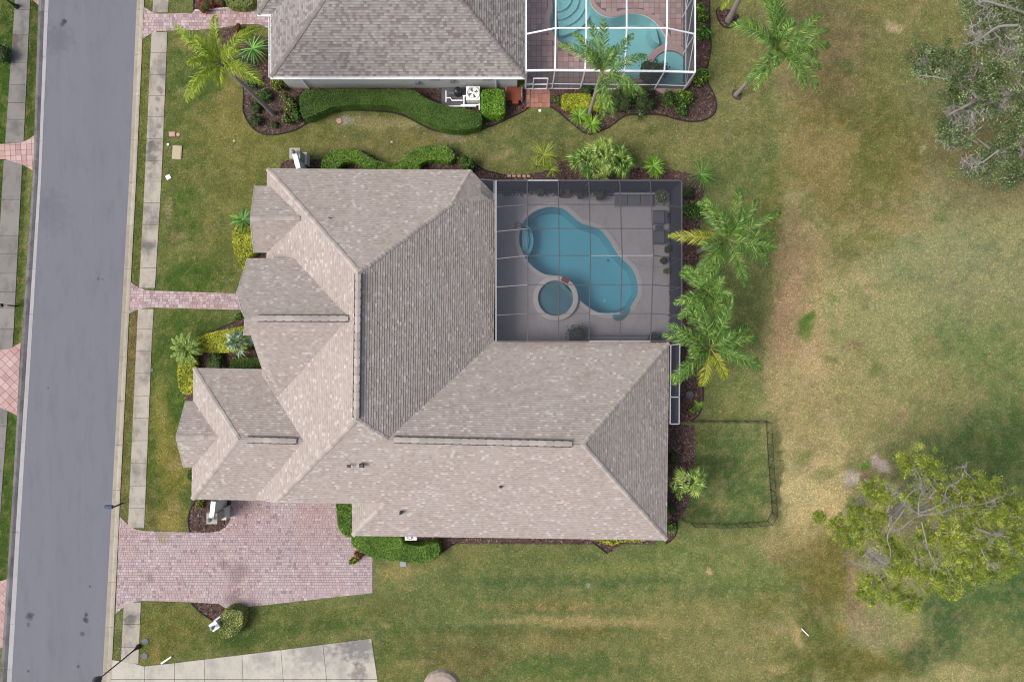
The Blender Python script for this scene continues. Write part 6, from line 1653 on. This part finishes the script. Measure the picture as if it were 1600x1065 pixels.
# sand round the pine
sp = MB(); 
for pl in ([(1318, 742), (1330, 731), (1340, 733), (1338, 752), (1326, 764), (1316, 762)], [(1360, 712), (1374, 712), (1386, 722), (1392, 738), (1380, 742), (1366, 728)]):
    pass
def patch(pxpoly, name, mat, z=.006):
    poly = W(smooth_closed(pxpoly, 4)); poly = [(p[0]+R.uniform(-.12, .12), p[1]+R.uniform(-.12, .12)) for p in poly]
    m = MB(); m.prism(poly, -.05, z); o = m.build(name, mat); o['kind'] = 'structure'; excl(poly)
# boulder at the bottom edge
x, y = XY(690, 1074); o = empty('tree_stump', (x, y, 0), 'pale rounded stump with brown bark at the bottom edge', 'stump')
m = MB(); m.lathe(x, y, [(1.5, -.05), (1.35, .25), (1.1, .4), (.8, .42), (.5, .3), (0, .25)], 18); m.build('stump_body', M['sand'], o)

# air conditioners and pool pump
def ac(px, py, label, s=.85, h=.85, z=0):
    x, y = XY(px, py, h); root = empty('air_conditioner', (x, y, 0), label, 'air conditioner')
    m = MB(); m.box(x, y, .05, s+.2, s+.2, .1); m.build('pad', M['boxgrey'], root)
    m = MB(); m.box(x, y, .1+h/2-.02, s, s, h-.04); m.build('casing', M['whitep'], root)
    m = MB(); m.lathe(x, y, [(s*.47, h+.06), (s*.49, h+.14), (s*.42, h+.16), (s*.40, h+.08)], 24); m.build('fan_ring', M['whitep'], root)
    m = MB(); m.lathe(x, y, [(s*.42, h+.07), (0, h+.07)], 24); m.build('fan_well', M['black'], root)
    for k in range(4):
        a = k*math.pi/2+.4; m = MB(); c, sn = math.cos(a), math.sin(a)
        m.face([(x+.05*c, y+.05*sn, h+.11), (x+s*.36*math.cos(a-.25), y+s*.36*math.sin(a-.25), h+.12), (x+s*.36*math.cos(a+.3), y+s*.36*math.sin(a+.3), h+.09)]); m.build('fan_blade', M['darkgrey'], root)
    for k in (.15, .27, .38):
        m = MB(); m.tube([(x+s*k*math.cos(t), y+s*k*math.sin(t), h+.15) for t in np.linspace(0, 2*math.pi, 21)], .008, 4, cap=False); m.build('guard_wire', M['steel'], root)
ac(739, 146, 'white air conditioner with round fan beside the cube hedge', 1.05, .95)
ac(642, 834, 'white air conditioner half hidden under the lower roof edge', .9, .85)
x, y = XY(712, 152); pq = empty('pool_equipment', (x, y, 0), 'pool pump and white pipes left of the air conditioner', 'pool equipment')
m = MB(); m.box(x-.1, y-.05, .05, 2.0, 1.5, .1); m.build('pad', M['boxgrey'], pq)
m = MB(); m.lathe(*XY(716, 147), [(.3, .1), (.3, .7), (.24, .9), (.1, .98), (0, .98)], 16); m.build('filter_tank', M['black'], pq)
m = MB(); m.tube([(*XY(702, 148), .35), (*XY(711, 148), .35)], .16, 12); m.build('pump', M['boxgrey'], pq)
for pth in ([(696, 153), (704, 153), (706, 157), (723, 157)], [(725, 150), (725, 168)], [(701, 166), (744, 166)], [(720, 164), (748, 164)], [(697, 142), (697, 160)], [(723, 150), (735, 150)], [(749, 162), (749, 172)]):
    m = MB(); m.tube([(*XY(x_, y_, .5), .5) for x_, y_ in pth], .05, 8); m.build('pipe', M['whitep'], pq)
x, y = XY(803, 150); o = empty('garden_bench', (x, y, 0), 'reddish brown garden bench beside the brick path', 'bench')
MB().box(x, y, .42, 1.1, 1.0, .07).build('seat', M['terra'], o)
for i in (-1, 1):
    for j in (-1, 1): MB().box(x+i*.48, y+j*.42, .2, .08, .08, .4).build('leg', M['terra'], o)
    MB().tube([(x+i*.62, y-.55, .3), (x+i*.62, y+.5, .55)], .035, 6).build('armrest', M['stucco'], o)
MB().box(x+.1, y-.62, .3, .5, .3, .4).build('footrest', M['terra'], o)
x, y = XY(818.5, 170); o = empty('hose_reel', (x, y, 0), 'small coiled hose near the brick path corner', 'hose')
m = MB(); m.tube([(x+.16*math.cos(t), y+.16*math.sin(t), .05+.01*t) for t in np.linspace(0, 12, 40)], .025, 5); m.build('hose', M['terra'], o)
# landscape edging stones at the screen's foot
for k, px in enumerate((796, 803, 811, 819, 826)):
    x, y = XY(px, 275.5); o = empty('edging_stone', (x, y, 0), ('pale edging stone %s in the row above the dark screen' % ('farthest left', 'second from the left', 'in the middle', 'second from the right', 'farthest right')[k]), 'stone', 'edging stones above the screen')
    m = MB(); m.box(x, y, .06, .3, .2, .14, R.uniform(-.2, .2), top=.8); m.build('stone', M['boxpink'], o)

# ------------------------------------------------------------------ grass blades over the lawns
def grass(n):
    X = NR.uniform(-42, 42, n); Y = NR.uniform(-28.5, 28.5, n); keep = np.ones(n, bool)
    for pl in EXCL:
        A = np.asarray(pl); bb = (X > A[:, 0].min()) & (X < A[:, 0].max()) & (Y > A[:, 1].min()) & (Y < A[:, 1].max()) & keep
        ix = np.nonzero(bb)[0]
        if len(ix): keep[ix[inpoly(X[ix], Y[ix], [tuple(p) for p in A])]] = False
    X, Y = X[keep], Y[keep]; n = len(X)
    C = ground_colour(X, Y); a = NR.uniform(0, 2*math.pi, n); big = NR.rand(n) < .14; L = NR.uniform(.05, .13, n)*np.where(big, 1.9, 1); wv = NR.uniform(.012, .03, n)*np.where(big, 1.5, 1); h = NR.uniform(.015, .06, n)
    Q = np.empty((n, 3, 3)); ca_, sa = np.cos(a), np.sin(a)
    Q[:, 0] = np.stack([X-wv*sa, Y+wv*ca_, np.zeros(n)-.005], 1); Q[:, 1] = np.stack([X+wv*sa, Y-wv*ca_, np.zeros(n)-.005], 1); Q[:, 2] = np.stack([X+L*ca_, Y+L*sa, h], 1)
    return quick_mesh('grass', Q, 3, M['blades'], rnd=np.where(big, NR.uniform(.75, 1, n), NR.uniform(0, .8, n)), col=np.repeat(C, 3, 0))
g = grass(520000); tag(g, 'short mown grass blades covering the lawns and fairway', 'grass', kind='stuff')
